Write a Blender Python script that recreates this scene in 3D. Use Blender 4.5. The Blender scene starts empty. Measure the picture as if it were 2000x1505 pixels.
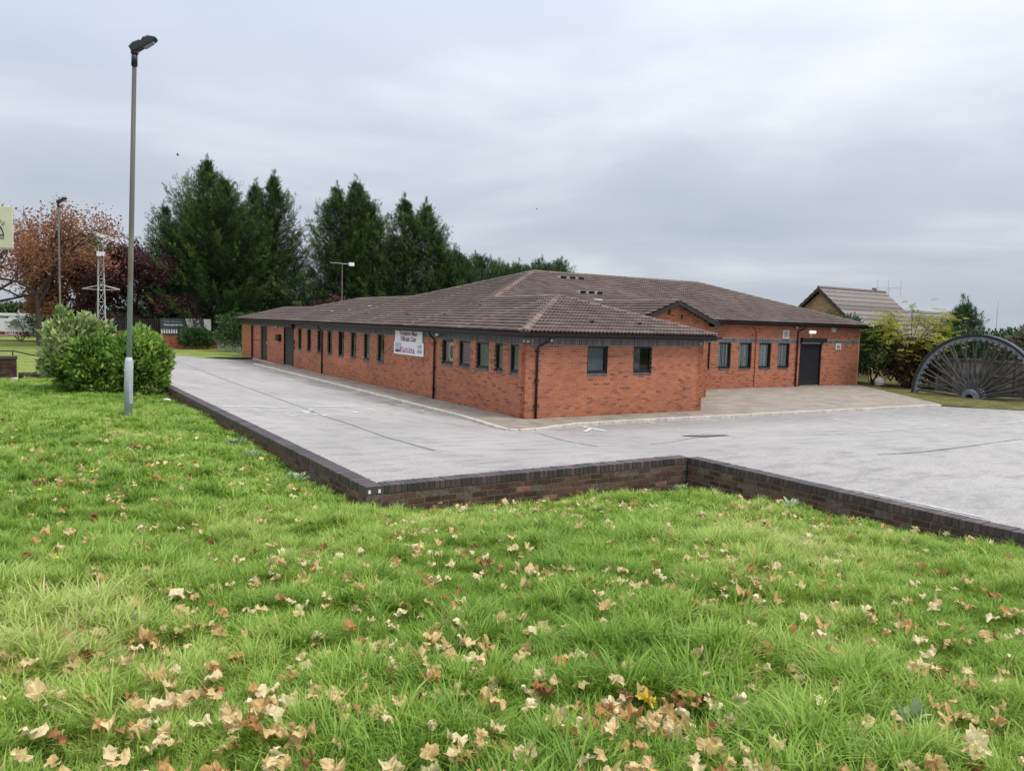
import bpy, bmesh, math, random
import numpy as np
from mathutils import Vector, Matrix
random.seed(7); RNG = np.random.default_rng(7)
SC = bpy.context.scene
COL = SC.collection
PI = math.pi

# ------------------------------------------------------------------ camera
YAW, PITCH, ROLL = math.radians(31.80), math.radians(4.657), math.radians(1.64)
CAM = Vector((-12.608, -19.574, 2.909))
fw = Vector((math.sin(YAW)*math.cos(PITCH), math.cos(YAW)*math.cos(PITCH), -math.sin(PITCH)))
rt = Vector((math.cos(YAW), -math.sin(YAW), 0)); up = rt.cross(fw)
r2 = rt*math.cos(ROLL) + up*math.sin(ROLL); u2 = up*math.cos(ROLL) - rt*math.sin(ROLL)
cd = bpy.data.cameras.new('camera'); cam = bpy.data.objects.new('camera', cd); COL.objects.link(cam)
cd.sensor_fit = 'HORIZONTAL'; cd.sensor_width = 36; cd.lens = 1502.36/2000*36
cd.clip_start = 0.05; cd.clip_end = 3000
cam.matrix_world = Matrix(((r2.x, u2.x, -fw.x, CAM.x), (r2.y, u2.y, -fw.y, CAM.y), (r2.z, u2.z, -fw.z, CAM.z), (0, 0, 0, 1)))
SC.camera = cam

# ------------------------------------------------------------------ sky, sun, exposure
SUN_AZ, SUN_EL = math.radians(150), math.radians(58)      # azimuth from +y towards +x
w = bpy.data.worlds.new('World'); SC.world = w; w.use_nodes = True
nt = w.node_tree; nt.nodes.clear()
def wn(t, **k):
    n = nt.nodes.new(t)
    for a, b in k.items(): setattr(n, a, b)
    return n
def wl(a, b): nt.links.new(a, b)
tc = wn('ShaderNodeTexCoord'); sep = wn('ShaderNodeSeparateXYZ'); wl(tc.outputs['Generated'], sep.inputs[0])
zz = wn('ShaderNodeMath', operation='MAXIMUM'); wl(sep.outputs['Z'], zz.inputs[0]); zz.inputs[1].default_value = 0.0
za = wn('ShaderNodeMath', operation='ADD'); wl(zz.outputs[0], za.inputs[0]); za.inputs[1].default_value = 0.16
comb = wn('ShaderNodeCombineXYZ')
for i, ax in enumerate('XY'):
    dv = wn('ShaderNodeMath', operation='DIVIDE'); wl(sep.outputs[ax], dv.inputs[0]); wl(za.outputs[0], dv.inputs[1]); wl(dv.outputs[0], comb.inputs[i])
nz = wn('ShaderNodeTexNoise'); nz.inputs['Scale'].default_value = 0.7; nz.inputs['Detail'].default_value = 7; nz.inputs['Roughness'].default_value = 0.5; nz.inputs['Distortion'].default_value = 0.35
mp = wn('ShaderNodeMapping'); mp.inputs['Location'].default_value = (4.4, 4.4, 0.0); mp.inputs['Rotation'].default_value = (0, 0, 0.8); wl(comb.outputs[0], mp.inputs[0]); wl(mp.outputs[0], nz.inputs['Vector'])
cr = wn('ShaderNodeValToRGB'); wl(nz.outputs['Fac'], cr.inputs[0])
e = cr.color_ramp.elements; e[0].position = 0.30; e[0].color = (0.315, 0.355, 0.415, 1); e[1].position = 0.74; e[1].color = (0.55, 0.585, 0.625, 1)
m = cr.color_ramp.elements.new(0.52); m.color = (0.385, 0.42, 0.475, 1)
# cloud deck brightens overhead; gain above the view raised to light the ground
ov = wn('ShaderNodeMapRange'); ov.inputs[1].default_value = 0.0; ov.inputs[2].default_value = 1.0; ov.inputs[3].default_value = 1.0; ov.inputs[4].default_value = 3.6
zp = wn('ShaderNodeMath', operation='POWER'); wl(zz.outputs[0], zp.inputs[0]); zp.inputs[1].default_value = 1.7; wl(zp.outputs[0], ov.inputs[0])
vm = wn('ShaderNodeVectorMath', operation='SCALE'); wl(cr.outputs[0], vm.inputs[0]); wl(ov.outputs[0], vm.inputs['Scale'])
sky = wn('ShaderNodeTexSky'); sky.sky_type = 'NISHITA'; sky.sun_disc = False; sky.sun_elevation = SUN_EL; sky.sun_rotation = SUN_AZ
vs = wn('ShaderNodeVectorMath', operation='SCALE'); wl(sky.outputs[0], vs.inputs[0]); vs.inputs['Scale'].default_value = 0.006
va = wn('ShaderNodeVectorMath', operation='ADD'); wl(vm.outputs[0], va.inputs[0]); wl(vs.outputs[0], va.inputs[1])
bg = wn('ShaderNodeBackground'); bg.inputs['Strength'].default_value = 1.0; wl(va.outputs[0], bg.inputs[0])
wo = wn('ShaderNodeOutputWorld'); wl(bg.outputs[0], wo.inputs[0])
sd = bpy.data.lights.new('sun', 'SUN'); sd.energy = 1.5; sd.angle = math.radians(20); sd.color = (1.0, 0.95, 0.88)
so = bpy.data.objects.new('sun', sd); COL.objects.link(so)
sv = Vector((math.sin(SUN_AZ)*math.cos(SUN_EL), math.cos(SUN_AZ)*math.cos(SUN_EL), math.sin(SUN_EL)))
so.rotation_euler = sv.to_track_quat('Z', 'Y').to_euler(); so.location = (0, 0, 40)
SC.view_settings.view_transform = 'Standard'; SC.view_settings.look = 'None'; SC.view_settings.gamma = 1
SC.view_settings.use_curve_mapping = False
SC.view_settings.exposure = 0.4
SC.cycles.transparent_max_bounces = 12; SC.cycles.max_bounces = 6

# ------------------------------------------------------------------ helpers
def tag(o, label=None, cat=None, group=None, kind=None):
    for k, v in (('label', label), ('category', cat), ('group', group), ('kind', kind)):
        if v: o[k] = v
    return o
def thing(name, loc, label, cat, group=None):
    o = bpy.data.objects.new(name, None); COL.objects.link(o); o.location = loc; o.empty_display_size = 0.2
    return tag(o, label, cat, group)
def adopt(o, parent):
    o.parent = parent
    def world(p): return Vector(p.location) + (world(p.parent) + p.matrix_parent_inverse.translation if p.parent else Vector((0, 0, 0)))
    o.matrix_parent_inverse = Matrix.Translation(-world(parent))
def mk(name, me, mat=None, parent=None):
    o = bpy.data.objects.new(name, me); COL.objects.link(o)
    if mat: (me.materials.append(mat) if not me.materials else None)
    if parent: adopt(o, parent)
    return o
def mesh(name, V, F, tone=None, smooth=False):
    me = bpy.data.meshes.new(name); me.from_pydata([tuple(v) for v in V], [], [tuple(f) for f in F])
    if tone is not None:
        a = me.attributes.new('tone', 'FLOAT', 'POINT'); a.data.foreach_set('value', np.asarray(tone, dtype=np.float32))
    if smooth: me.polygons.foreach_set('use_smooth', [True]*len(me.polygons))
    me.update(); return me
def npmesh(name, V, F, tone=None, smooth=False):
    """V (n,3) array, F (m,k) index array"""
    V = np.asarray(V, np.float32); F = np.asarray(F, np.int32); k = F.shape[1]
    me = bpy.data.meshes.new(name); me.vertices.add(len(V)); me.vertices.foreach_set('co', V.ravel())
    me.loops.add(F.size); me.loops.foreach_set('vertex_index', F.ravel())
    me.polygons.add(len(F)); me.polygons.foreach_set('loop_start', np.arange(0, F.size, k, dtype=np.int32))
    if tone is not None:
        a = me.attributes.new('tone', 'FLOAT', 'POINT'); a.data.foreach_set('value', np.asarray(tone, np.float32))
    if smooth: me.polygons.foreach_set('use_smooth', np.ones(len(F), dtype=bool))
    me.update(calc_edges=True); return me
class MB:
    def __init__(s): s.V = []; s.F = []; s.T = []
    def add(s, V, F, t=0.5):
        b = len(s.V); s.V += [tuple(v) for v in V]; s.F += [tuple(i+b for i in f) for f in F]; s.T += [t]*len(V); return s
    def box(s, a, b, t=0.5):
        x0, y0, z0 = a; x1, y1, z1 = b
        return s.add([(x0,y0,z0),(x1,y0,z0),(x1,y1,z0),(x0,y1,z0),(x0,y0,z1),(x1,y0,z1),(x1,y1,z1),(x0,y1,z1)],
                     [(0,3,2,1),(4,5,6,7),(0,1,5,4),(1,2,6,5),(2,3,7,6),(3,0,4,7)], t)
    def obox(s, O, X, Y, Z, t=0.5):
        O, X, Y, Z = map(Vector, (O, X, Y, Z)); P = [O, O+X, O+X+Y, O+Y]; P += [q+Z for q in P]
        return s.add(P, [(0,3,2,1),(4,5,6,7),(0,1,5,4),(1,2,6,5),(2,3,7,6),(3,0,4,7)], t)
    def tube(s, path, r, n=8, t=0.5, cap=True):
        path = [Vector(p) for p in path]; rs = r if isinstance(r, (list, tuple)) else [r]*len(path); b = len(s.V); prev = None
        for i, p in enumerate(path):
            d = (path[min(i+1, len(path)-1)] - path[max(i-1, 0)]).normalized()
            a = d.cross(Vector((0,0,1))) if abs(d.z) < 0.95 else d.cross(Vector((1,0,0)))
            a.normalize()
            if prev is not None:
                a = (prev - d*prev.dot(d)).normalized()
            prev = a; c = d.cross(a)
            for k in range(n):
                an = 2*PI*k/n; s.V.append(tuple(p + (a*math.cos(an) + c*math.sin(an))*rs[i])); s.T.append(t)
        for i in range(len(path)-1):
            for k in range(n):
                k2 = (k+1) % n; s.F.append((b+i*n+k, b+i*n+k2, b+(i+1)*n+k2, b+(i+1)*n+k))
        if cap:
            s.F.append(tuple(b+k for k in reversed(range(n)))); e0 = b+(len(path)-1)*n; s.F.append(tuple(e0+k for k in range(n)))
        return s
    def prism(s, poly, O, X, Y, D, t=0.5):
        """poly of (a,b) laid on axes X,Y from O, extruded by D"""
        O, X, Y, D = map(Vector, (O, X, Y, D)); n = len(poly)
        P = [O+X*a+Y*b for a, b in poly]; P += [q+D for q in P]
        F = [tuple(reversed(range(n))), tuple(range(n, 2*n))] + [(i, (i+1) % n, n+(i+1) % n, n+i) for i in range(n)]
        return s.add(P, F, t)
    def build(s, name, mat, parent=None, smooth=False, bevel=0):
        me = mesh(name, s.V, s.F, s.T, smooth); o = mk(name, me, mat, parent)
        if bevel:
            bm = bmesh.new(); bm.from_mesh(me); bmesh.ops.remove_doubles(bm, verts=bm.verts, dist=1e-5)
            bmesh.ops.recalc_face_normals(bm, faces=bm.faces)
            bmesh.ops.bevel(bm, geom=[e for e in bm.edges if e.is_manifold and e.calc_face_angle(0) > 0.5], offset=bevel, segments=1, affect='EDGES', profile=0.5)
            bm.to_mesh(me); bm.free()
        return o
def lerp(a, b, t): return a+(b-a)*t

# ------------------------------------------------------------------ materials
def mat(name, col, rough=0.8, spec=0.4, metal=0.0, noise=None, bump=None, ramp=None, tone=False, trans=0.0, island=None, coords='Object', coat=0):
    """col: base colour. noise: (scale, amount, detail). bump: (scale, strength, distance). ramp: colours over tone attribute"""
    M = bpy.data.materials.new(name); M.use_nodes = True; N = M.node_tree; P = N.nodes['Principled BSDF']; L = N.links.new
    P.inputs['Roughness'].default_value = rough; P.inputs['Specular IOR Level'].default_value = spec; P.inputs['Metallic'].default_value = metal
    P.inputs['Coat Weight'].default_value = coat
    out = None
    if ramp:
        a = N.nodes.new('ShaderNodeAttribute'); a.attribute_name = 'tone'
        r = N.nodes.new('ShaderNodeValToRGB'); L(a.outputs['Fac'], r.inputs[0]); el = r.color_ramp.elements
        for i, (p, c) in enumerate(ramp):
            x = el[i] if i < 2 else el.new(p)
            x.position = p; x.color = (*c, 1)
        out = r.outputs[0]
    else:
        rgb = N.nodes.new('ShaderNodeRGB'); rgb.outputs[0].default_value = (*col, 1); out = rgb.outputs[0]
    g = N.nodes.new('ShaderNodeNewGeometry')
    if island:
        hsv = N.nodes.new('ShaderNodeHueSaturation'); mr = N.nodes.new('ShaderNodeMapRange'); L(g.outputs['Random Per Island'], mr.inputs[0])
        mr.inputs[3].default_value = 1-island; mr.inputs[4].default_value = 1+island; L(mr.outputs[0], hsv.inputs['Value']); L(out, hsv.inputs['Color']); out = hsv.outputs[0]
    if noise:
        for (sc, am, de) in (noise if isinstance(noise, list) else [noise]):
            t = N.nodes.new('ShaderNodeTexNoise'); t.inputs['Scale'].default_value = sc; t.inputs['Detail'].default_value = de; L(g.outputs['Position'], t.inputs['Vector'])
            mr = N.nodes.new('ShaderNodeMapRange'); mr.inputs[1].default_value = 0.3; mr.inputs[2].default_value = 0.7; mr.inputs[3].default_value = 1-am; mr.inputs[4].default_value = 1+am; L(t.outputs['Fac'], mr.inputs[0])
            sc_ = N.nodes.new('ShaderNodeVectorMath'); sc_.operation = 'SCALE'; L(out, sc_.inputs[0]); L(mr.outputs[0], sc_.inputs['Scale']); out = sc_.outputs[0]
    L(out, P.inputs['Base Color'])
    if bump:
        t = N.nodes.new('ShaderNodeTexNoise'); t.inputs['Scale'].default_value = bump[0]; t.inputs['Detail'].default_value = 4; L(g.outputs['Position'], t.inputs['Vector'])
        b = N.nodes.new('ShaderNodeBump'); b.inputs['Strength'].default_value = bump[1]; b.inputs['Distance'].default_value = bump[2]; L(t.outputs['Fac'], b.inputs['Height']); L(b.outputs[0], P.inputs['Normal'])
    if trans:
        tr = N.nodes.new('ShaderNodeBsdfTranslucent'); L(out, tr.inputs[0]); mx = N.nodes.new('ShaderNodeMixShader'); mx.inputs[0].default_value = trans
        L(P.outputs[0], mx.inputs[1]); L(tr.outputs[0], mx.inputs[2]); L(mx.outputs[0], N.nodes['Material Output'].inputs[0])
    return M
BRICK_RAMP = [(0.0, (0.18, 0.062, 0.042)), (1.0, (0.46, 0.172, 0.09)), (0.16, (0.27, 0.088, 0.053)), (0.26, (0.345, 0.112, 0.06)), (0.6, (0.405, 0.138, 0.072))]
M = {}
M['brick'] = mat('brick', None, 0.85, 0.25, ramp=BRICK_RAMP, noise=[(60, 0.10, 3), (0.7, 0.13, 4), (0.18, 0.10, 2)], bump=(150, 0.3, 0.003))
M['mortar'] = mat('mortar', (0.58, 0.42, 0.31), 0.95, 0.1, noise=[(30, 0.12, 3), (1.2, 0.1, 2)])
M['blue_brick'] = mat('blue_brick', None, 0.6, 0.4, ramp=[(0, (0.055, 0.052, 0.060)), (1, (0.15, 0.14, 0.15))], noise=(50, 0.15, 3))
M['pale_mortar'] = mat('pale_mortar', (0.50, 0.47, 0.42), 0.95, 0.1, noise=(30, 0.15, 3))
M['coping'] = mat('coping', None, 0.55, 0.5, ramp=[(0, (0.036, 0.030, 0.030)), (1, (0.105, 0.072, 0.070))], noise=[(45, 0.2, 4), (3, 0.2, 3)], bump=(120, 0.25, 0.002))
M['wall_brick'] = mat('wall_brick', None, 0.9, 0.2, ramp=[(0, (0.052, 0.030, 0.024)), (1, (0.33, 0.14, 0.10)), (0.55, (0.105, 0.058, 0.042)), (0.85, (0.15, 0.080, 0.057))], noise=[(30, 0.25, 5), (4, 0.3, 4)], bump=(90, 0.5, 0.004))
M['wall_mortar'] = mat('wall_mortar', (0.13, 0.105, 0.082), 0.95, 0.1, noise=[(20, 0.35, 4)])
M['tile'] = mat('tile', None, 0.8, 0.3, ramp=[(0, (0.135, 0.096, 0.082)), (1, (0.19, 0.140, 0.122))], noise=[(25, 0.14, 4), (0.35, 0.14, 3), (2.2, 0.16, 5)], bump=(120, 0.25, 0.002))
M['cap'] = mat('cap', None, 0.9, 0.2, ramp=[(0, (0.135, 0.095, 0.074)), (1, (0.22, 0.158, 0.122))], noise=[(14, 0.3, 5), (60, 0.2, 3)], bump=(60, 0.4, 0.004))
M['pale_tile'] = mat('pale_tile', (0.45, 0.43, 0.42), 0.8, 0.3, noise=(8, 0.2, 4))
M['black'] = mat('black', (0.012, 0.012, 0.013), 0.45, 0.4, noise=(6, 0.2, 3))
M['black_wood'] = mat('black_wood', (0.030, 0.029, 0.028), 0.7, 0.3, noise=(9, 0.35, 4))
M['frame'] = mat('frame', (0.010, 0.011, 0.014), 0.4, 0.4)
M['shutter'] = mat('shutter', (0.016, 0.018, 0.024), 0.38, 0.5, noise=(4, 0.15, 3))
M['white'] = mat('white', (0.80, 0.80, 0.80), 0.5, 0.4, noise=(3, 0.05, 3))
M['plastic'] = mat('plastic', (0.62, 0.61, 0.58), 0.5, 0.4)
M['grille'] = mat('grille', (0.28, 0.29, 0.28), 0.6, 0.4)
M['blind'] = mat('blind', (0.21, 0.25, 0.25), 0.8, 0.2, noise=(2.5, 0.25, 3))
M['curtain'] = mat('curtain', None, 0.9, 0.1, ramp=[(0, (0.10, 0.11, 0.11)), (1, (0.80, 0.83, 0.83))], noise=[(14, 0.2, 3)])
M['curtain_dark'] = mat('curtain_dark', (0.15, 0.155, 0.15), 0.9, 0.1, noise=[(5, 0.5, 3)])
M['mauve'] = mat('mauve', (0.40, 0.22, 0.34), 0.7, 0.2, noise=(3, 0.1, 2))
M['maroon'] = mat('maroon', (0.17, 0.02, 0.05), 0.6, 0.3)
M['sport_pink'] = mat('sport_pink', (0.45, 0.13, 0.28), 0.6, 0.3)
M['ink'] = mat('ink', (0.03, 0.032, 0.04), 0.6, 0.3)
M['grey_ink'] = mat('grey_ink', (0.25, 0.26, 0.29), 0.6, 0.3)
M['sky_print'] = mat('sky_print', (0.42, 0.52, 0.58), 0.6, 0.3, noise=(9, 0.25, 3))
M['red_band'] = mat('red_band', (0.25, 0.025, 0.04), 0.6, 0.3)
M['banner'] = mat('banner', (0.055, 0.065, 0.068), 0.6, 0.3, noise=(2, 0.2, 2))
M['cream'] = mat('cream', (0.62, 0.60, 0.42), 0.5, 0.3, noise=(2, 0.08, 2))
M['kerb'] = mat('kerb', (0.52, 0.48, 0.415), 0.9, 0.2, noise=[(12, 0.2, 4), (2, 0.15, 3)], bump=(80, 0.3, 0.003))
M['paint'] = mat('paint', (0.60, 0.585, 0.52), 0.7, 0.3, noise=[(9, 0.25, 4)])
M['tar'] = mat('tar', (0.155, 0.148, 0.145), 0.7, 0.4, noise=[(6, 0.3, 4)])
M['iron'] = mat('iron', (0.05, 0.048, 0.045), 0.7, 0.4, noise=(30, 0.3, 3))
M['wheel'] = mat('wheel', (0.165, 0.178, 0.20), 0.55, 0.45, noise=[(4, 0.3, 5), (20, 0.2, 3)], bump=(40, 0.2, 0.004))
M['wheel_shade'] = mat('wheel_shade', (0.035, 0.037, 0.043), 0.6, 0.4, noise=[(5, 0.3, 4)])
M['spoke'] = mat('spoke', (0.062, 0.059, 0.056), 0.6, 0.4, noise=[(5, 0.4, 4)])
M['fence'] = mat('fence', None, 0.9, 0.15, ramp=[(0, (0.085, 0.070, 0.062)), (1, (0.21, 0.18, 0.16))], noise=[(2.2, 0.3, 5), (14, 0.15, 3)], bump=(60, 0.3, 0.003))
M['bark'] = mat('bark', (0.075, 0.060, 0.052), 0.95, 0.1, noise=[(6, 0.35, 4)], bump=(25, 0.6, 0.01))
M['bark_light'] = mat('bark_light', (0.24, 0.20, 0.16), 0.95, 0.1, noise=[(6, 0.3, 4)])
def foliage(name, ramp, trans=0.25, rough=0.6, spec=0.3): return mat(name, None, rough, spec, ramp=ramp, trans=trans, noise=(1.1, 0.22, 2))
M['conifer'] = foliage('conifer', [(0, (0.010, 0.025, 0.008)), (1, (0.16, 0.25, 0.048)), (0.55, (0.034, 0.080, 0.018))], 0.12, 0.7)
M['hedge_leaf'] = foliage('hedge_leaf', [(0, (0.018, 0.045, 0.018)), (1, (0.085, 0.16, 0.045))], 0.15, 0.7)
M['laurel'] = foliage('laurel', [(0, (0.025, 0.060, 0.010)), (1, (0.42, 0.55, 0.11)), (0.5, (0.13, 0.25, 0.035))], 0.2, 0.4, 0.45)
M['laurel_dark'] = foliage('laurel_dark', [(0, (0.012, 0.035, 0.012)), (1, (0.075, 0.15, 0.04))], 0.15, 0.4, 0.4)
M['buddleia'] = foliage('buddleia', [(0, (0.035, 0.070, 0.018)), (1, (0.60, 0.66, 0.33)), (0.45, (0.18, 0.27, 0.065))], 0.2)
M['maple'] = foliage('maple', [(0, (0.17, 0.070, 0.055)), (1, (0.52, 0.31, 0.12)), (0.35, (0.31, 0.135, 0.098)), (0.7, (0.42, 0.205, 0.115))], 0.35)
M['copper'] = foliage('copper', [(0, (0.045, 0.018, 0.022)), (1, (0.19, 0.085, 0.080)), (0.6, (0.095, 0.038, 0.042))], 0.25)
M['olive_leaf'] = foliage('olive_leaf', [(0, (0.035, 0.065, 0.025)), (1, (0.14, 0.20, 0.075))], 0.2)
M['yellow_leaf'] = foliage('yellow_leaf', [(0, (0.17, 0.20, 0.025)), (1, (0.62, 0.55, 0.10)), (0.5, (0.38, 0.40, 0.055))], 0.35)
M['bramble'] = foliage('bramble', [(0, (0.025, 0.018, 0.012)), (1, (0.12, 0.085, 0.045))], 0.15)
M['twig_hedge'] = foliage('twig_hedge', [(0, (0.055, 0.055, 0.030)), (1, (0.22, 0.20, 0.12))], 0.15)
M['weed'] = foliage('weed', [(0, (0.20, 0.30, 0.12)), (1, (0.58, 0.66, 0.40))], 0.3)
M['soil'] = mat('soil', (0.07, 0.055, 0.035), 0.95, 0.1, noise=[(5, 0.4, 5)])
M['turf'] = mat('turf', (0.10, 0.15, 0.03), 0.95, 0.1, noise=[(1.5, 0.25, 4), (12, 0.35, 4)], bump=(40, 0.8, 0.03))
M['far_turf'] = mat('far_turf', (0.20, 0.235, 0.055), 0.95, 0.1, noise=[(0.6, 0.25, 4), (7, 0.3, 4)], bump=(20, 0.8, 0.04))
M['ground'] = mat('ground', (0.07, 0.085, 0.04), 0.95, 0.1, noise=[(0.2, 0.3, 4)])
M['yellow_brick'] = mat('yellow_brick', None, 0.9, 0.2, ramp=[(0, (0.34, 0.225, 0.11)), (1, (0.50, 0.35, 0.19))], noise=(10, 0.15, 3))
M['slate'] = mat('slate', None, 0.8, 0.3, ramp=[(0, (0.13, 0.112, 0.10)), (1, (0.22, 0.19, 0.17))], noise=[(5, 0.15, 4)])
M['galv'] = mat('galv', (0.42, 0.46, 0.47), 0.5, 0.4, noise=[(3, 0.12, 4), (18, 0.06, 3)])
M['lantern'] = mat('lantern', (0.020, 0.022, 0.030), 0.35, 0.5)
M['lens'] = mat('lens', (0.32, 0.31, 0.33), 0.2, 0.6)
M['pale_metal'] = mat('pale_metal', (0.50, 0.50, 0.49), 0.6, 0.4, noise=(4, 0.12, 3))
M['tan_metal'] = mat('tan_metal', (0.40, 0.36, 0.31), 0.7, 0.3, noise=(4, 0.2, 3))
M['bird'] = mat('bird', (0.03, 0.03, 0.035), 0.8, 0.2)
M['wrapper'] = mat('wrapper', (0.07, 0.13, 0.42), 0.4, 0.5, noise=(60, 0.4, 2))
M['petal'] = mat('petal', (0.80, 0.62, 0.02), 0.6, 0.2)
M['aluminium'] = mat('aluminium', (0.55, 0.56, 0.57), 0.4, 0.5, 0.6)
M['rust_pole'] = mat('rust_pole', (0.22, 0.17, 0.13), 0.8, 0.3, noise=(9, 0.3, 3))
M['lamp_glow'] = mat('lamp_glow', (0.85, 0.85, 0.85), 0.4, 0.4)
_p = M['lamp_glow'].node_tree.nodes['Principled BSDF']; _p.inputs['Emission Color'].default_value = (1, 0.97, 0.93, 1); _p.inputs['Emission Strength'].default_value = 1.0

def pole_material():      # column: weathered brown-grey, rust-stained mid; backlit contrast painted as pale foot, dark top
    M_ = mat('column_rust_backlit', (0.3, 0.3, 0.3), 0.55, 0.4); N = M_.node_tree; L = N.links.new; P = N.nodes['Principled BSDF']
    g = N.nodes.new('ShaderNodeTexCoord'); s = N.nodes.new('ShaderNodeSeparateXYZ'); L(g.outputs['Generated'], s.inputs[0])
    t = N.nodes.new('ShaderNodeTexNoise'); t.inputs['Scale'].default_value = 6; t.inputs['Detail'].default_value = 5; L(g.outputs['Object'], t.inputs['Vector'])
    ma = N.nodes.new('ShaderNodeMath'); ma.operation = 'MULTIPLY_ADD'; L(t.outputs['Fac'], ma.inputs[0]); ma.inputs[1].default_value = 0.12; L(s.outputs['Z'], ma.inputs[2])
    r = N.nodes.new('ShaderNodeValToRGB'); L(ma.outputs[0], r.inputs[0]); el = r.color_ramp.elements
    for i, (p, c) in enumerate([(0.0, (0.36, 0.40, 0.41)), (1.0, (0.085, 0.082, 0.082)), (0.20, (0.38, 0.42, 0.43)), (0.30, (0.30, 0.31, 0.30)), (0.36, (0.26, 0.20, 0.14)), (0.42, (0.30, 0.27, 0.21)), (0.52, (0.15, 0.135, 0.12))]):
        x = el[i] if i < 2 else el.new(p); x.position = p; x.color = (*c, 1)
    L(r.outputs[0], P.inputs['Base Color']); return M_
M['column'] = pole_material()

def glass_material():
    g = bpy.data.materials.new('glass'); g.use_nodes = True; N = g.node_tree; L = N.links.new
    N.nodes.remove(N.nodes['Principled BSDF'])
    t = N.nodes.new('ShaderNodeBsdfTransparent'); t.inputs[0].default_value = (0.90, 0.93, 0.93, 1); gl = N.nodes.new('ShaderNodeBsdfGlossy'); gl.inputs['Roughness'].default_value = 0.03
    f = N.nodes.new('ShaderNodeFresnel'); f.inputs[0].default_value = 1.5; mx = N.nodes.new('ShaderNodeMixShader'); L(f.outputs[0], mx.inputs[0]); L(t.outputs[0], mx.inputs[1]); L(gl.outputs[0], mx.inputs[2])
    L(mx.outputs[0], N.nodes['Material Output'].inputs[0]); return g
M['glass'] = glass_material()

def asphalt_material():
    a = bpy.data.materials.new('asphalt'); a.use_nodes = True; N = a.node_tree; L = N.links.new; P = N.nodes['Principled BSDF']
    g = N.nodes.new('ShaderNodeNewGeometry')
    def noise(sc, de, ro=0.55, stretch=None):
        t = N.nodes.new('ShaderNodeTexNoise'); t.inputs['Scale'].default_value = sc; t.inputs['Detail'].default_value = de; t.inputs['Roughness'].default_value = ro
        src = g.outputs['Position']
        if stretch:
            mp = N.nodes.new('ShaderNodeMapping'); mp.inputs['Scale'].default_value = stretch; L(src, mp.inputs[0]); src = mp.outputs[0]
        L(src, t.inputs['Vector']); return t.outputs['Fac']
    def ramp(f, pts):
        r = N.nodes.new('ShaderNodeValToRGB'); L(f, r.inputs[0]); el = r.color_ramp.elements
        for i, (p, c) in enumerate(pts):
            x = el[i] if i < 2 else el.new(p); x.position = p; x.color = (*c, 1)
        return r.outputs[0]
    def mul(a_, b_):
        m_ = N.nodes.new('ShaderNodeMix'); m_.data_type = 'RGBA'; m_.blend_type = 'MULTIPLY'; m_.inputs[0].default_value = 1; L(a_, m_.inputs[6]); L(b_, m_.inputs[7]); return m_.outputs[2]
    base = ramp(noise(0.22, 5), [(0.30, (0.325, 0.295, 0.270)), (0.70, (0.415, 0.380, 0.350))])
    fine = ramp(noise(55, 3), [(0.3, (0.66, 0.66, 0.66)), (0.7, (1.28, 1.28, 1.28))])
    mid = ramp(noise(1.6, 6, 0.65, (1, 2.2, 1)), [(0.30, (0.68, 0.68, 0.68)), (0.53, (1.04, 1.04, 1.04))])
    # damp dark band along the kerb of the drive, with a ragged edge
    sx = N.nodes.new('ShaderNodeSeparateXYZ'); L(g.outputs['Position'], sx.inputs[0])
    def mth(op, a_, b_):
        m_ = N.nodes.new('ShaderNodeMath'); m_.operation = op
        for i_, x_ in enumerate((a_, b_)):
            if isinstance(x_, (int, float)): m_.inputs[i_].default_value = x_
            else: L(x_, m_.inputs[i_])
        return m_.outputs[0]
    nn = mth('MULTIPLY', mth('SUBTRACT', noise(0.45, 6, 0.6), 0.5), 9.0); edge_ = mth('ADD', sx.outputs['X'], nn)
    mr_ = N.nodes.new('ShaderNodeMapRange'); L(edge_, mr_.inputs[0]); mr_.inputs[1].default_value = -3.2; mr_.inputs[2].default_value = -1.6
    near_ = N.nodes.new('ShaderNodeMapRange'); L(sx.outputs['X'], near_.inputs[0]); near_.inputs[1].default_value = -4.6; near_.inputs[2].default_value = -2.2
    lft_ = N.nodes.new('ShaderNodeMapRange'); L(sx.outputs['Y'], lft_.inputs[0]); lft_.inputs[1].default_value = 0.5; lft_.inputs[2].default_value = 3.5
    fr_ = N.nodes.new('ShaderNodeMapRange'); L(mth('ADD', sx.outputs['Y'], mth('MULTIPLY', nn, 0.35)), fr_.inputs[0]); fr_.inputs[1].default_value = -5.2; fr_.inputs[2].default_value = -2.6; fr_.inputs[4].default_value = 0.55
    damp_ = mth('MAXIMUM', mth('MULTIPLY', mth('MULTIPLY', mr_.outputs[0], near_.outputs[0]), lft_.outputs[0]), mth('MULTIPLY', fr_.outputs[0], mth('GREATER_THAN', sx.outputs['X'], -0.5)))
    dr_ = ramp(damp_, [(0.0, (1, 1, 1)), (1.0, (0.55, 0.55, 0.55))])
    L(mul(mul(mul(base, fine), mid), dr_), P.inputs['Base Color'])
    r = N.nodes.new('ShaderNodeMapRange'); L(noise(0.5, 4), r.inputs[0]); r.inputs[1].default_value = 0.35; r.inputs[2].default_value = 0.65; r.inputs[3].default_value = 0.45; r.inputs[4].default_value = 0.75; L(r.outputs[0], P.inputs['Roughness'])
    P.inputs['Specular IOR Level'].default_value = 0.35
    b = N.nodes.new('ShaderNodeBump'); b.inputs['Strength'].default_value = 0.35; b.inputs['Distance'].default_value = 0.004; L(noise(120, 3), b.inputs['Height']); L(b.outputs[0], P.inputs['Normal'])
    return a
M['asphalt'] = asphalt_material()
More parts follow.
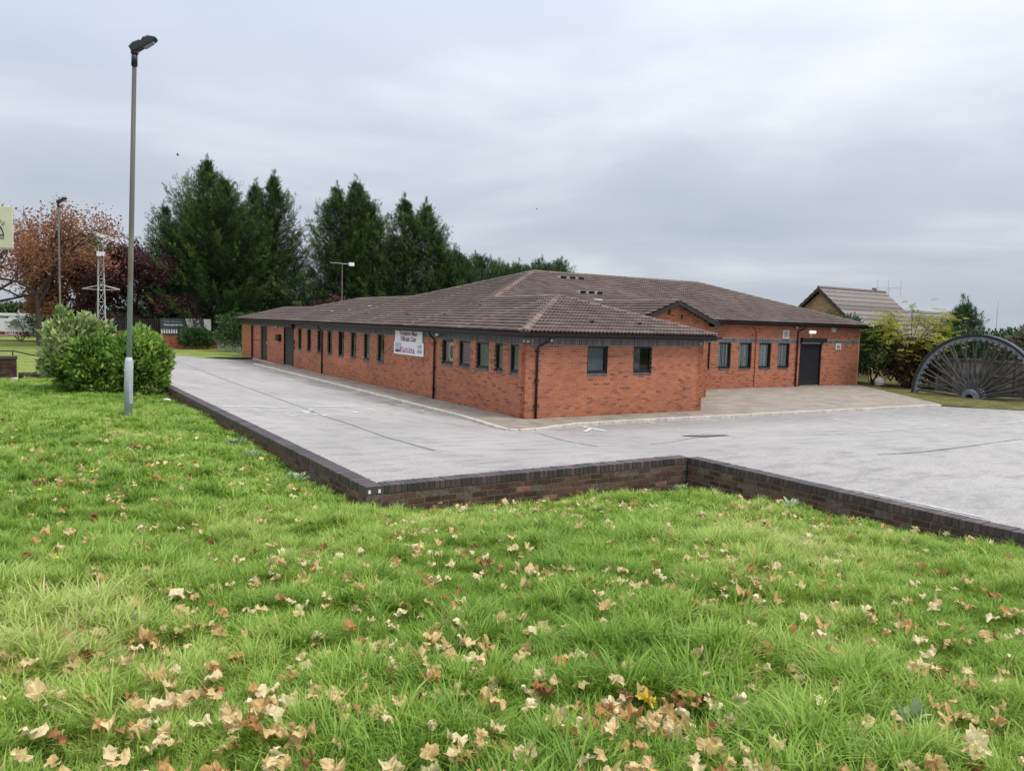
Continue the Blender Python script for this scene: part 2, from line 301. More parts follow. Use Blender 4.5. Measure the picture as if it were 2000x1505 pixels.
def paviour_material():
    a = bpy.data.materials.new('paviour'); a.use_nodes = True; N = a.node_tree; L = N.links.new; P = N.nodes['Principled BSDF']
    g = N.nodes.new('ShaderNodeNewGeometry'); mp = N.nodes.new('ShaderNodeMapping'); mp.inputs['Rotation'].default_value = (0, 0, PI/4); L(g.outputs['Position'], mp.inputs[0])
    bt = N.nodes.new('ShaderNodeTexBrick'); L(mp.outputs[0], bt.inputs['Vector']); bt.inputs['Scale'].default_value = 1
    bt.inputs['Brick Width'].default_value = 0.2; bt.inputs['Row Height'].default_value = 0.1; bt.inputs['Mortar Size'].default_value = 0.006
    bt.inputs['Color1'].default_value = (0.265, 0.205, 0.158, 1); bt.inputs['Color2'].default_value = (0.345, 0.285, 0.225, 1); bt.inputs['Mortar'].default_value = (0.17, 0.14, 0.11, 1)
    t = N.nodes.new('ShaderNodeTexNoise'); t.inputs['Scale'].default_value = 1.3; t.inputs['Detail'].default_value = 5; L(g.outputs['Position'], t.inputs['Vector'])
    mr = N.nodes.new('ShaderNodeMapRange'); L(t.outputs['Fac'], mr.inputs[0]); mr.inputs[1].default_value = 0.3; mr.inputs[2].default_value = 0.7; mr.inputs[3].default_value = 0.75; mr.inputs[4].default_value = 1.2
    s = N.nodes.new('ShaderNodeVectorMath'); s.operation = 'SCALE'; L(bt.outputs['Color'], s.inputs[0]); L(mr.outputs[0], s.inputs['Scale']); L(s.outputs[0], P.inputs['Base Color'])
    P.inputs['Roughness'].default_value = 0.85
    b = N.nodes.new('ShaderNodeBump'); b.inputs['Strength'].default_value = 0.6; b.inputs['Distance'].default_value = 0.006; b.invert = True; L(bt.outputs['Fac'], b.inputs['Height']); L(b.outputs[0], P.inputs['Normal'])
    return a
M['paviour'] = paviour_material()

# ------------------------------------------------------------------ terrain functions
def zwall(v): return 0.9 if v < -11 else 0.9 - 0.0125*(v+11)
def S(u, v):                                   # car park surface
    g = min(max((-1.4-v)/9.6, 0), 1)*lerp(1.0, 0.25, min(max((u-1)/14, 0), 1)); c = min(max((-1.35-u)/7.75, 0), 1)
    return -0.1 + (zwall(v)+0.1)*(1-(1-g)*(1-c))
LP = np.array([(-12.6,-19.6,1.27),(-9.5,-11.15,.59),(-4.4,-11.3,.42),(-4.2,-14,.60),(-4.2,-15.8,.71),(-4.2,-19,1.0),(-9.6,0,.51),(-9.6,7,.44),(-11,-1.7,.70),(-11.6,6.5,.5),
    (-13.6,10.7,.45),(-16,-10,1.0),(-18,0,.75),(-12,-10,.93),(-8,-15,.92),(-20,-20,1.4),(-9,-22,1.25),(-22,10,.45),(-30,-10,1.1),(-30,12,.5),(-7,-11.3,.49),(-7,-13,.64),(-9.6,-5,.56),(-30,-26,1.5),(-4.2,-26,1.25),(-14,-26,1.4)])
def _tps():
    P = LP[:, :2]; n = len(P); d = np.linalg.norm(P[:, None]-P[None], axis=2); K = np.where(d > 0, d*d*np.log(d+1e-9), 0) + 0.3*np.eye(n)
    A = np.zeros((n+3, n+3)); A[:n, :n] = K; A[:n, n] = 1; A[:n, n+1:] = P; A[n, :n] = 1; A[n+1:, :n] = P.T
    return np.linalg.solve(A, np.concatenate([LP[:, 2], np.zeros(3)]))
_W = _tps()
def lawn_z(u, v):
    u = np.asarray(u, float); v = np.asarray(v, float); d = np.sqrt((u[..., None]-LP[:, 0])**2 + (v[..., None]-LP[:, 1])**2) + 1e-9
    z = (d*d*np.log(d))@_W[:-3] + _W[-3] + u*_W[-2] + v*_W[-1]
    return z + 0.025*np.sin(u*1.9+v*0.7)*np.cos(v*1.6-u*0.5) + 0.012*np.sin(u*5.1)*np.cos(v*4.3)
def LZ(u, v): return float(lawn_z(np.array([u]), np.array([v]))[0])
def grid(name, u0, u1, v0, v1, du, fn, material, parts=None):
    nu = max(2, int((u1-u0)/du)+1); nv = max(2, int((v1-v0)/du)+1); U = np.linspace(u0, u1, nu); Vv = np.linspace(v0, v1, nv)
    UU, VV = np.meshgrid(U, Vv); Z = fn(UU, VV); V = np.stack([UU, VV, Z], -1).reshape(-1, 3)
    i = np.arange(nu-1)[None] + np.arange(nv-1)[:, None]*nu; F = np.stack([i, i+1, i+1+nu, i+nu], -1).reshape(-1, 4)
    return V, F
def merged(name, grids, material, kind='structure', smooth=True):
    V = []; F = []; b = 0
    for v, f in grids: V.append(v); F.append(f+b); b += len(v)
    o = mk(name, npmesh(name, np.concatenate(V), np.concatenate(F), smooth=smooth), material); tag(o, kind=kind); return o
Sv = np.vectorize(S)

# ------------------------------------------------------------------ the setting
me = npmesh('ground', np.array([(-700,-700,-1.2),(700,-700,-1.2),(700,700,-1.2),(-700,700,-1.2)]), np.array([[0,1,2,3]])); o = tag(mk('ground', me, M['ground']), kind='structure')
tag(o, 'dull green open ground stretching away behind the trees', None)
o = merged('car_park', [grid('', -9.09, 40, -11, 36, 0.5, Sv, None), grid('', -3.85, 40, -30, -11, 0.5, Sv, None)], M['asphalt'])
tag(o, 'pale grey worn asphalt car park and drive round the building')
lawnA = grid('', -34, -9.28, -30, 12.5, 0.25, lawn_z, None); lawnB = grid('', -9.28, -4.03, -30, -11.0, 0.25, lawn_z, None)
tag(merged('lawn', [lawnA, lawnB], M['turf']), 'near lawn sloping down to the low retaining wall')
farz = lambda u, v: np.interp(v, [12.5, 20, 32, 48, 80], [0.2, 0.15, 0.05, 0.0, 0.0]) + 0.02*np.sin(u*1.3)*np.cos(v*0.9)
o = merged('far_lawn', [grid('', -40, -9.0, 12.5, 95, 0.8, farz, None), grid('', -9.0, 0.35, 34.6, 49.2, 0.8, lambda u, v: 0.03*np.sin(u)*np.cos(v)+0.02, None)], M['far_turf'])
tag(o, 'strip of short yellowish lawn at the far end of the drive')
def side_z(u, v): return Sv(u, v) + 0.05 + 0.02*np.sin(u*2.1)*np.cos(v*1.7)
# verge round the winding wheel: a fan of quads from the paving edge to the fence
V = []; F = []; nv = 60; nu = 24
edge = [(-30, 26.5), (-9, 23.2), (-4.2, 21.2), (-1.5, 19.9), (6.6, 26.4), (7.2, 26.62), (22, 26.62)]
for j in range(nv+1):
    v = lerp(-30, 22, j/nv); u0 = np.interp(v, [e[0] for e in edge], [e[1] for e in edge])
    for i in range(nu+1):
        u = lerp(u0, 46, (i/nu)**1.6); V.append((u, v, S(u, v)+0.02+0.06*min(1, (u-u0)/0.4)+0.02*math.sin(u*2.1)*math.cos(v*1.7)))
for j in range(nv):
    for i in range(nu):
        a = j*(nu+1)+i; F.append((a, a+1, a+nu+2, a+nu+1))
M['moss'] = mat('moss', (0.125, 0.118, 0.040), 0.95, 0.1, noise=[(1.2, 0.4, 5), (9, 0.45, 4)], bump=(20, 0.9, 0.05))
o = mk('verge', mesh('verge', V, F, smooth=True), M['moss']); tag(o, 'rough mossy grass verge under the half wheel', kind='structure')

# paved apron and kerb
KP = [(-1.35, 28.2), (-1.35, 1.5), (-1.42, 0.4), (-1.56, -1.1), (-1.58, -1.72), (-1.36, -1.86), (-0.89, -1.85), (-0.17, -1.66), (0.89, -1.33), (3.55, -1.25), (9.3, -1.42), (15.0, -1.53), (19.7, -1.62)]
poly = KP + [(20.0, -1.5), (26.4, 6.6), (26.5, 7.0), (11.4, 7.0), (11.4, 3.8), (7.3, 3.8), (7.3, 0.2), (0.2, 0.2), (0.2, 28.2)]
bm = bmesh.new(); vs_ = [bm.verts.new((a, b, 0.0)) for a, b in poly]; f = bm.faces.new(vs_); bmesh.ops.triangulate(bm, faces=[f])
me = bpy.data.meshes.new('paving'); bm.normal_update(); bm.to_mesh(me); bm.free()
if me.polygons[0].normal.z < 0: me.flip_normals()
tag(mk('paving', me, M['paviour']), 'brown block paving apron along the foot of the building', kind='structure')
kerb = thing('kerb', (-1.4, 0, 0), 'pale concrete kerb edging the brown paving', 'kerb'); kerb['kind'] = 'structure'; del kerb['category']
def along(path, step):
    """split a polyline into pieces of length step"""
    P = [Vector((a, b, 0)) for a, b in path]; out = []
    for a, b in zip(P[:-1], P[1:]):
        n = max(1, round((b-a).length/step))
        for i in range(n): out.append((a.lerp(b, i/n), a.lerp(b, (i+1)/n)))
    return out
for a, b in along(KP, 0.915):
    d = (b-a).normalized(); n = Vector((-d.y, d.x, 0)); zb = min(S(a.x, a.y), S(b.x, b.y)) - 0.15
    L_ = (b-a).length; dz = random.uniform(-0.004, 0.004)
    MB().obox((a.x, a.y, zb) , d*(L_-0.006), -n*0.11 if False else n*-0.0 + Vector((d.y, -d.x, 0))*0.12, (0, 0, 0.012+dz-zb)).build('kerb_stone', M['kerb'], kerb, bevel=0.008)

# painted marks, joints and cracks on the asphalt
def ribbon(mb, pts, wd, lift, jitter=0.0, step=0.25):
    P = [Vector((a, b, 0)) for a, b in pts]; Q = []
    for a, b in zip(P[:-1], P[1:]):
        n = max(1, int((b-a).length/step))
        Q += [a.lerp(b, i/n) for i in range(n)]
    Q.append(P[-1]); base = len(mb.V); 
    for i, q in enumerate(Q):
        d = (Q[min(i+1, len(Q)-1)]-Q[max(i-1, 0)]).normalized(); n = Vector((-d.y, d.x, 0)); ww = wd*0.5*(1+random.uniform(-jitter, jitter)); off = n*random.uniform(-jitter, jitter)*wd*0.7
        for s in (-1, 1):
            p = q+off+n*ww*s; mb.V.append((p.x, p.y, S(p.x, p.y)+lift)); mb.T.append(0.5)
    for i in range(len(Q)-1): mb.F.append((base+2*i, base+2*i+1, base+2*i+3, base+2*i+2))
    return mb
def mark(name, segs, wd, material, label, lift=0.007, jitter=0.15):
    mb = MB()
    for s_ in segs: ribbon(mb, s_, wd, lift, jitter)
    o = mb.build(name, material); tag(o, label, None, kind='structure'); return o
mark('tar_joint', [[(-5.75, 34), (-5.9, 25), (-6.3, 12.4), (-6.45, 5), (-6.53, 0.5), (-6.75, -3), (-7.11, -6.25), (-7.12, -8.4)]], 0.05, M['tar'], 'long dark joint running up the drive', 0.005, 0.35)
mark('cracks', [[(-2.7, -8.65), (-1.93, -8.25), (-0.35, -7.45), (0.25, -7.43), (0.73, -7.85), (1.35, -8.46), (2.93, -8.47)], [(-0.76, -12.05), (0.25, -12.19), (1.11, -12.16), (6.59, -10.91)],
      [(-1.6, -2.9), (-3.29, -6.27), (-3.78, -7.66), (-3.95, -8.67)], [(4.32, -7.03), (6.36, -7.26)], [(-2.4, 2.0), (-2.1, 6.2)], [(-1.8, 9.2), (-2.6, 14)]], 0.032, M['tar'], 'dark hairline cracks in the car park asphalt', 0.006, 0.6)
mark('painted_line', [[(-8.95, -0.73), (-8.22, -0.02)], [(-8.16, -0.10), (-6.98, 0.67)], [(-6.07, 1.5), (-4.37, 2.92)], [(-3.02, 4.19), (-2.5, 4.6)], [(-2.12, 4.8), (-1.5, 5.3)]], 0.12, M['paint'], 'worn white line crossing the drive', 0.008)
random.seed(11); segs = []
for i in range(56):     # worn-off remains of painted lettering below the line
    t = random.random(); base = Vector((-8.6, -1.1, 0)).lerp(Vector((-2.0, 4.0, 0)), t); off = Vector((0.45, -0.75, 0))*random.uniform(0.15, 1.5)
    q = base+off; d = Vector((0.7, 0.6, 0))*random.uniform(0.06, 0.26); segs.append([(q.x, q.y), (q.x+d.x, q.y+d.y)])
mark('painted_lettering', segs, 0.12, M['paint'], 'worn traces of white lettering across the drive', 0.008, 0.3)
mark('bay_marking', [[(1.10, -1.5), (0.17, -3.78)], [(-0.34, -3.49), (0.70, -2.40)]], 0.12, M['paint'], 'white T shaped bay mark off the paving corner', 0.008)
mark('bay_marking', [[(3.70, -1.45), (3.45, -2.5)]], 0.10, M['paint'], 'faint white bay mark below the second front window', 0.008)
mark('bay_marking', [[(6.05, -1.45), (5.80, -2.4)]], 0.09, M['paint'], 'short white bay mark at the corner of the front wall', 0.008)
mark('bay_marking', [[(10.25, -3.29), (9.35, -4.81)]], 0.10, M['paint'], 'faint white bay mark in front of the courtyard', 0.008)
mark('bay_line', [[(3.23, -8.29), (6.98, -7.45), (10.97, -6.78), (16.46, -6.41), (21, -6.3)]], 0.08, M['paint'], 'long thin white line across the right hand car park', 0.008)
mark('bay_line', [[(19.07, -2.94), (19.89, -4.65)]], 0.10, M['paint'], 'pale white line along the grass edge by the half wheel', 0.008)
mark('edge_line', [[(-3.72, -13.6), (-3.70, -15.2)]], 0.04, M['paint'], 'broken white line beside the right hand coping', 0.008, 0.4)
g_ = thing('drain_gully', (0.3, -7.1, S(0.3, -7.1)), 'dark iron gully grate in the car park before the front wall', 'drain')
fr = MB()
for i in range(7): ribbon(fr, [(0.05+i*0.09, -7.42), (0.05+i*0.09, -6.82)], 0.034, 0.022, 0, 0.1)
fr.build('grate_bars', M['pale_mortar'], g_)
ribbon(MB(), [(0.33, -7.52), (0.33, -6.72)], 0.76, 0.012, 0, 0.1).build('gully_frame', M['iron'], g_)

# ------------------------------------------------------------------ bricks
BL, BH, BD = 0.215, 0.064, 0.1025
def brick_mesh(L_, H_, D_, tone, name):
    mb = MB(); e = 0.004
    # box with a softened front arris: x length, y depth (front at y=0), z height
    V = [(0,e,0),(L_,e,0),(L_,e,H_),(0,e,H_),(e,0,e),(L_-e,0,e),(L_-e,0,H_-e),(e,0,H_-e),(0,D_,0),(L_,D_,0),(L_,D_,H_),(0,D_,H_)]
    F = [(4,5,6,7),(0,1,5,4),(1,2,6,5),(2,3,7,6),(3,0,4,7),(8,9,1,0),(9,10,2,1),(10,11,3,2),(11,8,0,3)]
    return V, F
def frame_of(O, X):      # wall frame: X along the wall, outward normal to its right-hand side when looking along X
    X = Vector(X).normalized(); N = Vector((X.y, -X.x, 0)); return Vector(O), X, N
def tone_rand(): 
    r = random.random()
    return random.uniform(0.0, 0.2) if r < 0.12 else random.uniform(0.25, 0.9)
BTONES = [random.uniform(0.02, 0.2) for _ in range(2)] + [random.uniform(0.25, 0.9) for _ in range(14)]
_variants = {}
def brick_variant(key, L_, H_, D_, material):
    if key not in _variants:
        out = []
        for t in BTONES:
            V, F = brick_mesh(L_, H_, D_, t, key); me_ = mesh(key, V, F, [t]*len(V)); me_.materials.append(material); out.append(me_)
        _variants[key] = out
    return random.choice(_variants[key])
def solid(L0, L1, z, openings):
    iv = [(L0, L1)]
    for (a, b, c, d) in openings:
        if c-0.01 < z < d-0.01:
            nx = []
            for (p, q) in iv:
                if b <= p or a >= q: nx.append((p, q)); continue
                if a > p: nx.append((p, a))
                if b < q: nx.append((b, q))
            iv = nx
    return iv
def lay_bricks(mb, O, X, L0, L1, z0, courses, openings, pick=None, quoin=(0, 0), top=None, tonef=tone_rand, first=0):
    """running bond; pick(p) -> True sends a whole brick to the list of single bricks. returns those (origin, X)"""
    O, X, N = frame_of(O, X); singles = []
    for c in range(courses):
        z = z0+c*0.075; odd = (c+first) % 2
        a0 = L0 + (quoin[0] if odd else 0); a1 = L1 - (quoin[1] if odd else 0)
        if quoin[0] < 0: a0 = L0 + (-quoin[0] if not odd else 0)
        if quoin[1] < 0: a1 = L1 - (-quoin[1] if not odd else 0)
        if top:
            lo, hi = top(z+0.065); a0 = max(a0, lo); a1 = min(a1, hi)
            if a1-a0 < 0.05: continue
        for (p, q) in solid(a0, a1, z+0.03, openings):
            x = math.floor((p - odd*0.1125)/0.225)*0.225 + odd*0.1125
            while x < q-0.02:
                s = max(p, x); e = min(q, x+0.215); x += 0.225
                if e-s < 0.025: continue
                P = O + X*s + Vector((0, 0, z+0.005)) + N*random.uniform(0.0, 0.0025)
                if pick and abs(e-s-0.215) < 1e-4 and pick(P): singles.append((P, X)); continue
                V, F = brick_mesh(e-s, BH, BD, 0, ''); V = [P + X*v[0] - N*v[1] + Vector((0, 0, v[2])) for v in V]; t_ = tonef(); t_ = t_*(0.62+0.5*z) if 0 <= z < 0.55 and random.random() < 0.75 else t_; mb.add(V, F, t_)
    return singles
def single_bricks(lst, key, L_, H_, D_, material, parent, name='brick'):
    for P, X in lst:
        me_ = brick_variant(key, L_, H_, D_, material); o = bpy.data.objects.new(name, me_); COL.objects.link(o)
        o.location = P; o.rotation_euler = (0, 0, math.atan2(X.y, X.x)); adopt(o, parent)
def backing(mb, O, X, L0, L1, z0, z1, openings, thick=0.25, setb=0.007):
    """the mortar core of a wall with its openings, cut into rectangles"""
    O, X, N = frame_of(O, X); O = O - N*setb
    xs = sorted({L0, L1} | {min(max(v, L0), L1) for o_ in openings for v in o_[:2]}); zs = sorted({z0, z1} | {min(max(v, z0), z1) for o_ in openings for v in o_[2:]})
    for a, b in zip(xs[:-1], xs[1:]):
        # merge vertically where not in an opening
        run = None
        for c, d in list(zip(zs[:-1], zs[1:]))+[(None, None)]:
            hole = c is None or any(o_[0] < (a+b)/2 < o_[1] and o_[2] < (c+d)/2 < o_[3] for o_ in openings)
            if not hole: run = (run[0], d) if run else (c, d)
            elif run:
                mb.obox(O+X*a+Vector((0, 0, run[0])), X*(b-a), -N*thick, (0, 0, run[1]-run[0])); run = None

# ------------------------------------------------------------------ the club building
club = thing('club_building', (0, 0, 0), 'long low orange brick club building with brown tiled hipped roofs', 'building')
LEN, WID, FARV, U2 = 37.87, 7.45, 6.8, 26.5
# openings are (along0, along1, z0, z1); left wall runs along +v looking from outside -> use X=(0,-1,0) from the far end
def Lw(v0, v1, z0, z1): return (LEN-v1, LEN-v0, z0, z1)
near_win = [(4.80, 5.72), (3.53, 4.42), (2.24, 3.16), (1.37, 1.90), (0.42, 0.98)]
slit_win = [(23.2, 23.92), (21.44, 22.16), (19.62, 20.42), (17.95, 18.75), (16.22, 17.02), (14.55, 15.35), (12.86, 13.66), (11.18, 12.0)]
left_open = [Lw(a, b, 1.35, 2.25) for a, b in near_win] + [Lw(a, b, 1.05, 2.25) for a, b in slit_win] + [Lw(24.75, 26.75, 0.0, 2.25), Lw(30.75, 32.4, 0.0, 2.25), Lw(34.3, 35.1, 0.0, 2.25)]
front_open = [(2.33, 3.15, 1.35, 2.25), (4.24, 5.06, 1.35, 2.25)]
far_win = [(13.95, 14.85), (15.42, 16.3), (16.86, 17.74), (18.30, 19.18), (19.72, 20.6)]
far_open = [(a, b, 0.975, 2.25) for a, b in far_win] + [(21.45, 23.15, 0.0, 2.32)]
def wall_part(openL, O, X, L0, L1, courses, z1, quoin, pick=None, top=None, soldier=None, first=0, upper=None, reveal=True):
    mb = MB(); backing(mb, O, X, L0+0.007, L1-0.007, -0.3, z1, openL)
    w_ = mb.build('wall', M['mortar'], club)
    bb = MB(); singles = lay_bricks(bb, O, X, L0, L1, 0.0, courses, openL, pick, quoin, top, first=first)
    if upper: lay_bricks(bb, O, X, L0, L1, upper[0], upper[1], openL, None, quoin, top, first=first+1)
    if bb.V:
        r_ = bb.build('brickwork', M['brick'], w_); r_['kind'] = 'stuff'
    if soldier:
        O_, X_, N_ = frame_of(O, X); sm = MB(); x = L0+soldier[0]
        while x < L1-soldier[1]:
            if not any(o_[0] < x+0.03 < o_[1] and o_[3] > 2.27 for o_ in openL):
                V, F = brick_mesh(0.065, 0.205, BD, 0, ''); P = O_+X_*x+Vector((0, 0, 2.255)) + N_*random.uniform(0, 0.002); sm.add([P+X_*v[0]-N_*v[1]+Vector((0, 0, v[2])) for v in V], F, random.random())
            x += 0.075
        for q in soldier[2]:
            for k in range(3):
                V, F = brick_mesh(0.215 if k != 1 else 0.1, 0.062, BD, 0, ''); P = O_+X_*(q+(0.112 if k == 1 else 0))+Vector((0, 0, 2.257+k*0.071)); sm.add([P+X_*v[0]-N_*v[1]+Vector((0, 0, v[2])) for v in V], F, random.random())
        s_ = sm.build('soldier_course', M['blue_brick'], w_); s_['kind'] = 'stuff'
        pb = MB(); pb.obox(O_+X_*(L0+0.008)-N_*0.0045+Vector((0, 0, 2.252)), X_*(L1-L0-0.016), -N_*0.002, (0, 0, 0.212)).build('soldier_mortar', M['pale_mortar'], w_)
    return w_, singles
# bricks singled out on the front wall nearest the camera
_n = [0]
def _cnt(P):
    if P.x < 2.32 and _n[0] < 300: _n[0] += 1; return True
    return False
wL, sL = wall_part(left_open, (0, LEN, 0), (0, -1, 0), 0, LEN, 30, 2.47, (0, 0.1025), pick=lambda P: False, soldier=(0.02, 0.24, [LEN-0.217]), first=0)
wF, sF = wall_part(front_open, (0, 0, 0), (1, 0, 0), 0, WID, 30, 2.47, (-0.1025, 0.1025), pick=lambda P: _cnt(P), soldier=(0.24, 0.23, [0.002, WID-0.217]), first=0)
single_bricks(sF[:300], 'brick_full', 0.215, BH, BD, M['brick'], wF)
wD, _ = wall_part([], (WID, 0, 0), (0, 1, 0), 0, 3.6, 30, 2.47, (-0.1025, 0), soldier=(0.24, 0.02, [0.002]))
# porch gable wall: rises to the gable
PORCH_V, GA, GZ, GP = 3.6, 9.35, 3.90, 0.37
def gable_top(z): h = max(0.0, (GZ-z)/GP); return (GA-h, GA+h) if z > 3.05 else (-99, 99)
gt = lambda z: (gable_top(z)[0]-WID, gable_top(z)[1]-WID)
mb = MB(); mb.prism([(0.0, -0.3), (3.94, -0.3), (3.94, 3.12), (1.9, 3.88), (0.0, 3.17)], (WID+0.007, PORCH_V+0.007, 0), (1, 0, 0), (0, 0, 1), (0, 0.25, 0))
wP = mb.build('wall', M['mortar'], club); bb = MB(); lay_bricks(bb, (WID, PORCH_V, 0), (1, 0, 0), 0, 3.95, 0, 51, [(0, 9, 2.25, 2.47)], None, (0, 0.1025), gt); r_ = bb.build('brickwork', M['brick'], wP); r_['kind'] = 'stuff'
sm = MB(); x = WID+0.02
while x < 11.35: sm.box((x, PORCH_V, 2.255), (x+0.065, PORCH_V+0.06, 2.46), random.random()); x += 0.075
s_ = sm.build('soldier_course', M['blue_brick'], wP); s_['kind'] = 'stuff'
wS, _ = wall_part([], (11.4, PORCH_V, 0), (0, 1, 0), 0, FARV-PORCH_V, 41, 3.15, (-0.1025, 0))
wR, _ = wall_part(far_open, (0, FARV, 0), (1, 0, 0), 11.4, U2, 30, 3.2, (0, 0.1025), soldier=(0.02, 0.23, [U2-0.217]), upper=(2.475, 9))
mb = MB(); mb.box((U2-0.25, FARV+0.255, -0.3), (U2-0.007, 19.5, 3.2)).box((4, 19.25, -0.3), (U2-0.255, 19.5, 3.2)).box((8.4, 19.5, -0.3), (8.65, 30, 2.5)).box((4.9, 29.9, -0.3), (8.4, 30.1, 2.5)).box((4.8, 30.2, -0.3), (5.0, LEN, 2.5)).box((0.25, LEN-0.25, -0.3), (4.8, LEN, 2.5))
mb.build('wall', M['brick'], club)

# windows -------------------------------------------------------------
def window(P0, X, wd, z0, z1, kind, fr=0.07):
    """opening with lower left corner P0 (outer face), along X. frame set back in the reveal, pane, sill bricks and what hangs behind"""
    P0 = Vector(P0); X = Vector(X).normalized(); N = Vector((X.y, -X.x, 0)); h = z1-z0; rec = 0.06; Z = Vector((0, 0, 1))
    b = MB(); O = P0 - N*rec + Z*z0
    b.obox(O, X*fr, -N*0.07, Z*h).obox(O+X*(wd-fr), X*fr, -N*0.07, Z*h).obox(O+X*fr, X*(wd-2*fr), -N*0.07, Z*(fr+0.03)).obox(O+X*fr+Z*(h-fr), X*(wd-2*fr), -N*0.07, Z*fr)
    wnd = b.build('window', M['frame'], club, bevel=0.004)
    a = O - N*0.035; MB().add([a+X*fr+Z*fr, a+X*(wd-fr)+Z*fr, a+X*(wd-fr)+Z*(h-fr), a+X*fr+Z*(h-fr)], [(0, 1, 2, 3)]).build('pane', M['glass'], wnd)
    # header sill in blue brick, three millimetres proud
    n = max(3, round(wd/0.075)); s = MB(); st = wd/n
    for i in range(n): s.obox(P0+N*0.012+X*(i*st+0.005)+Z*(z0-0.068), X*(st-0.01), -N*0.12, Z*0.066, random.random())
    s.build('sill', M['blue_brick'], wnd)
    # what hangs behind the glass
    c = MB(); k = 24; q = O - N*0.10
    pts = []
    for i in range(k+1):
        t = i/k; dep = 0.02*math.sin(t*wd*36)+0.012*math.sin(t*wd*61+1) if kind in ('curtain', 'lace') else 0
        pts.append(q + X*(fr*0.5+(wd-fr)*t) - N*dep)
    if kind == 'slit':
        segs_ = [(0, 7), (16, 24)] if random.random() < 0.6 else [(0, 12)]
    else: segs_ = [(0, k)]
    for (i0, i1) in segs_:
        for i in range(i0, i1): c.add([pts[i]+Z*0.03, pts[i+1]+Z*0.03, pts[i+1]+Z*(h-0.03), pts[i]+Z*(h-0.03)], [(0, 1, 2, 3)], random.random()**0.7)
    mt = {'blind': M['blind'], 'lace': M['curtain'], 'curtain': M['curtain'], 'slit': M['curtain_dark'], 'mauve': M['mauve'], 'poster': M['mauve']}[kind]
    c.build('blind' if kind == 'blind' else 'poster' if kind in ('mauve', 'poster') else 'curtain', mt, wnd)
    if kind == 'poster':
        d = MB(); n = 20; cc = q + N*0.02 + X*wd*0.58 + Z*h*0.5
        ring = lambda r: [cc + X*r*math.cos(2*PI*i/n)*0.8 + Z*r*math.sin(2*PI*i/n)*1.15 for i in range(n)]
        R1, R2 = ring(0.30), ring(0.22); d.add(R1+R2, [(i, (i+1) % n, n+(i+1) % n, n+i) for i in range(n)])
        d.build('poster_arch', M['white'], wnd); d = MB(); d.add(ring(0.21), [tuple(range(n))]); d.build('poster_centre', M['blind'], wnd)
    return wnd
def lwin(a, b, z0, z1, kind): return window((0, b, 0), (0, -1, 0), b-a, z0, z1, kind)
random.seed(5)
for (a, b), k in zip(near_win, ('poster', 'mauve', 'blind', 'blind', 'blind')): lwin(a, b, 1.35, 2.25, k)
for (a, b) in slit_win: lwin(a, b, 1.05, 2.25, 'slit')
for (a, b, z0, z1) in front_open: window((a, 0, 0), (1, 0, 0), b-a, z0, z1, 'blind' if a < 3 else 'slit')
for (a, b) in far_win: window((a, FARV, 0), (1, 0, 0), b-a, 0.975, 2.25, 'lace')

# doors ---------------------------------------------------------------
def shutter_door(P0, X, wd, h, box=True):
    P0 = Vector(P0); X = Vector(X); N = Vector((X.y, -X.x, 0)); Z = Vector((0, 0, 1)); b = MB(); O = P0-N*0.05; n = int(h/0.075)
    prof = []
    for i in range(n): prof += [(i*0.075, 0.0), (i*0.075+0.01, 0.014), (i*0.075+0.064, 0.014)]
    prof.append((n*0.075, 0))
    V = [O+X*0.06+Z*z_+N*d_ for z_, d_ in prof]+[O+X*(wd-0.06)+Z*z_+N*d_ for z_, d_ in prof]; m_ = len(prof)
    b.add(V, [(i, m_+i, m_+i+1, i+1) for i in range(m_-1)]); d = b.build('door', M['shutter'], club)
    g = MB().obox(P0+N*0.03, X*0.06, -N*0.10, Z*h).obox(P0+N*0.03+X*(wd-0.06), X*0.06, -N*0.10, Z*h); g.build('guide_rail', M['black'], d)
    MB().obox(P0-N*0.045, X*wd, N*0.06, Z*0.02).build('threshold', M['kerb'], d)
    return d
d = shutter_door((0, 26.75, 0.02), (0, -1, 0), 2.0, 2.23)
MB().box((-0.17, 24.55, 2.22), (-0.003, 25.1, 2.46)).build('shutter_motor', M['black'], d)
MB().box((-0.06, 24.5, 1.35), (-0.003, 24.68, 1.55)).box((-0.06, 24.5, 1.05), (-0.003, 24.66, 1.2)).build('key_switch', M['black'], d)
d = shutter_door((21.45, FARV, 0.02), (1, 0, 0), 1.7, 2.30)
MB().box((21.40, FARV-0.20, 2.33), (23.36, FARV-0.004, 2.56)).build('shutter_box', M['black'], d, bevel=0.015)
for (v0, v1) in ((30.75, 32.4), (34.3, 35.1)):
    b = MB().box((0.09, v0+0.05, 0.02), (0.13, v1-0.05, 2.23)); d = b.build('door', M['shutter'] if v1-v0 > 1 else M['maroon'], club)
    MB().box((0.05, v0, 0), (0.12, v0+0.055, 2.25)).box((0.05, v1-0.055, 0), (0.12, v1, 2.25)).box((0.05, v0+0.055, 2.19), (0.12, v1-0.055, 2.25)).build('frame', M['black'], d)
    if v1-v0 > 1:
        MB().box((0.02, 30.95, 1.12), (0.09, 31.02, 1.26)).build('handle', M['plastic'], d)
        MB().box((-0.5, 32.42, 1.28), (-0.46, 32.5, 1.33)).box((-0.46, 32.44, 1.29), (-0.004, 32.48, 1.32)).build('door_stay', M['black'], d)
MB().box((-0.20, 27.35, 1.40), (-0.004, 28.0, 1.80)).build('letter_box', M['black'], club, bevel=0.01)

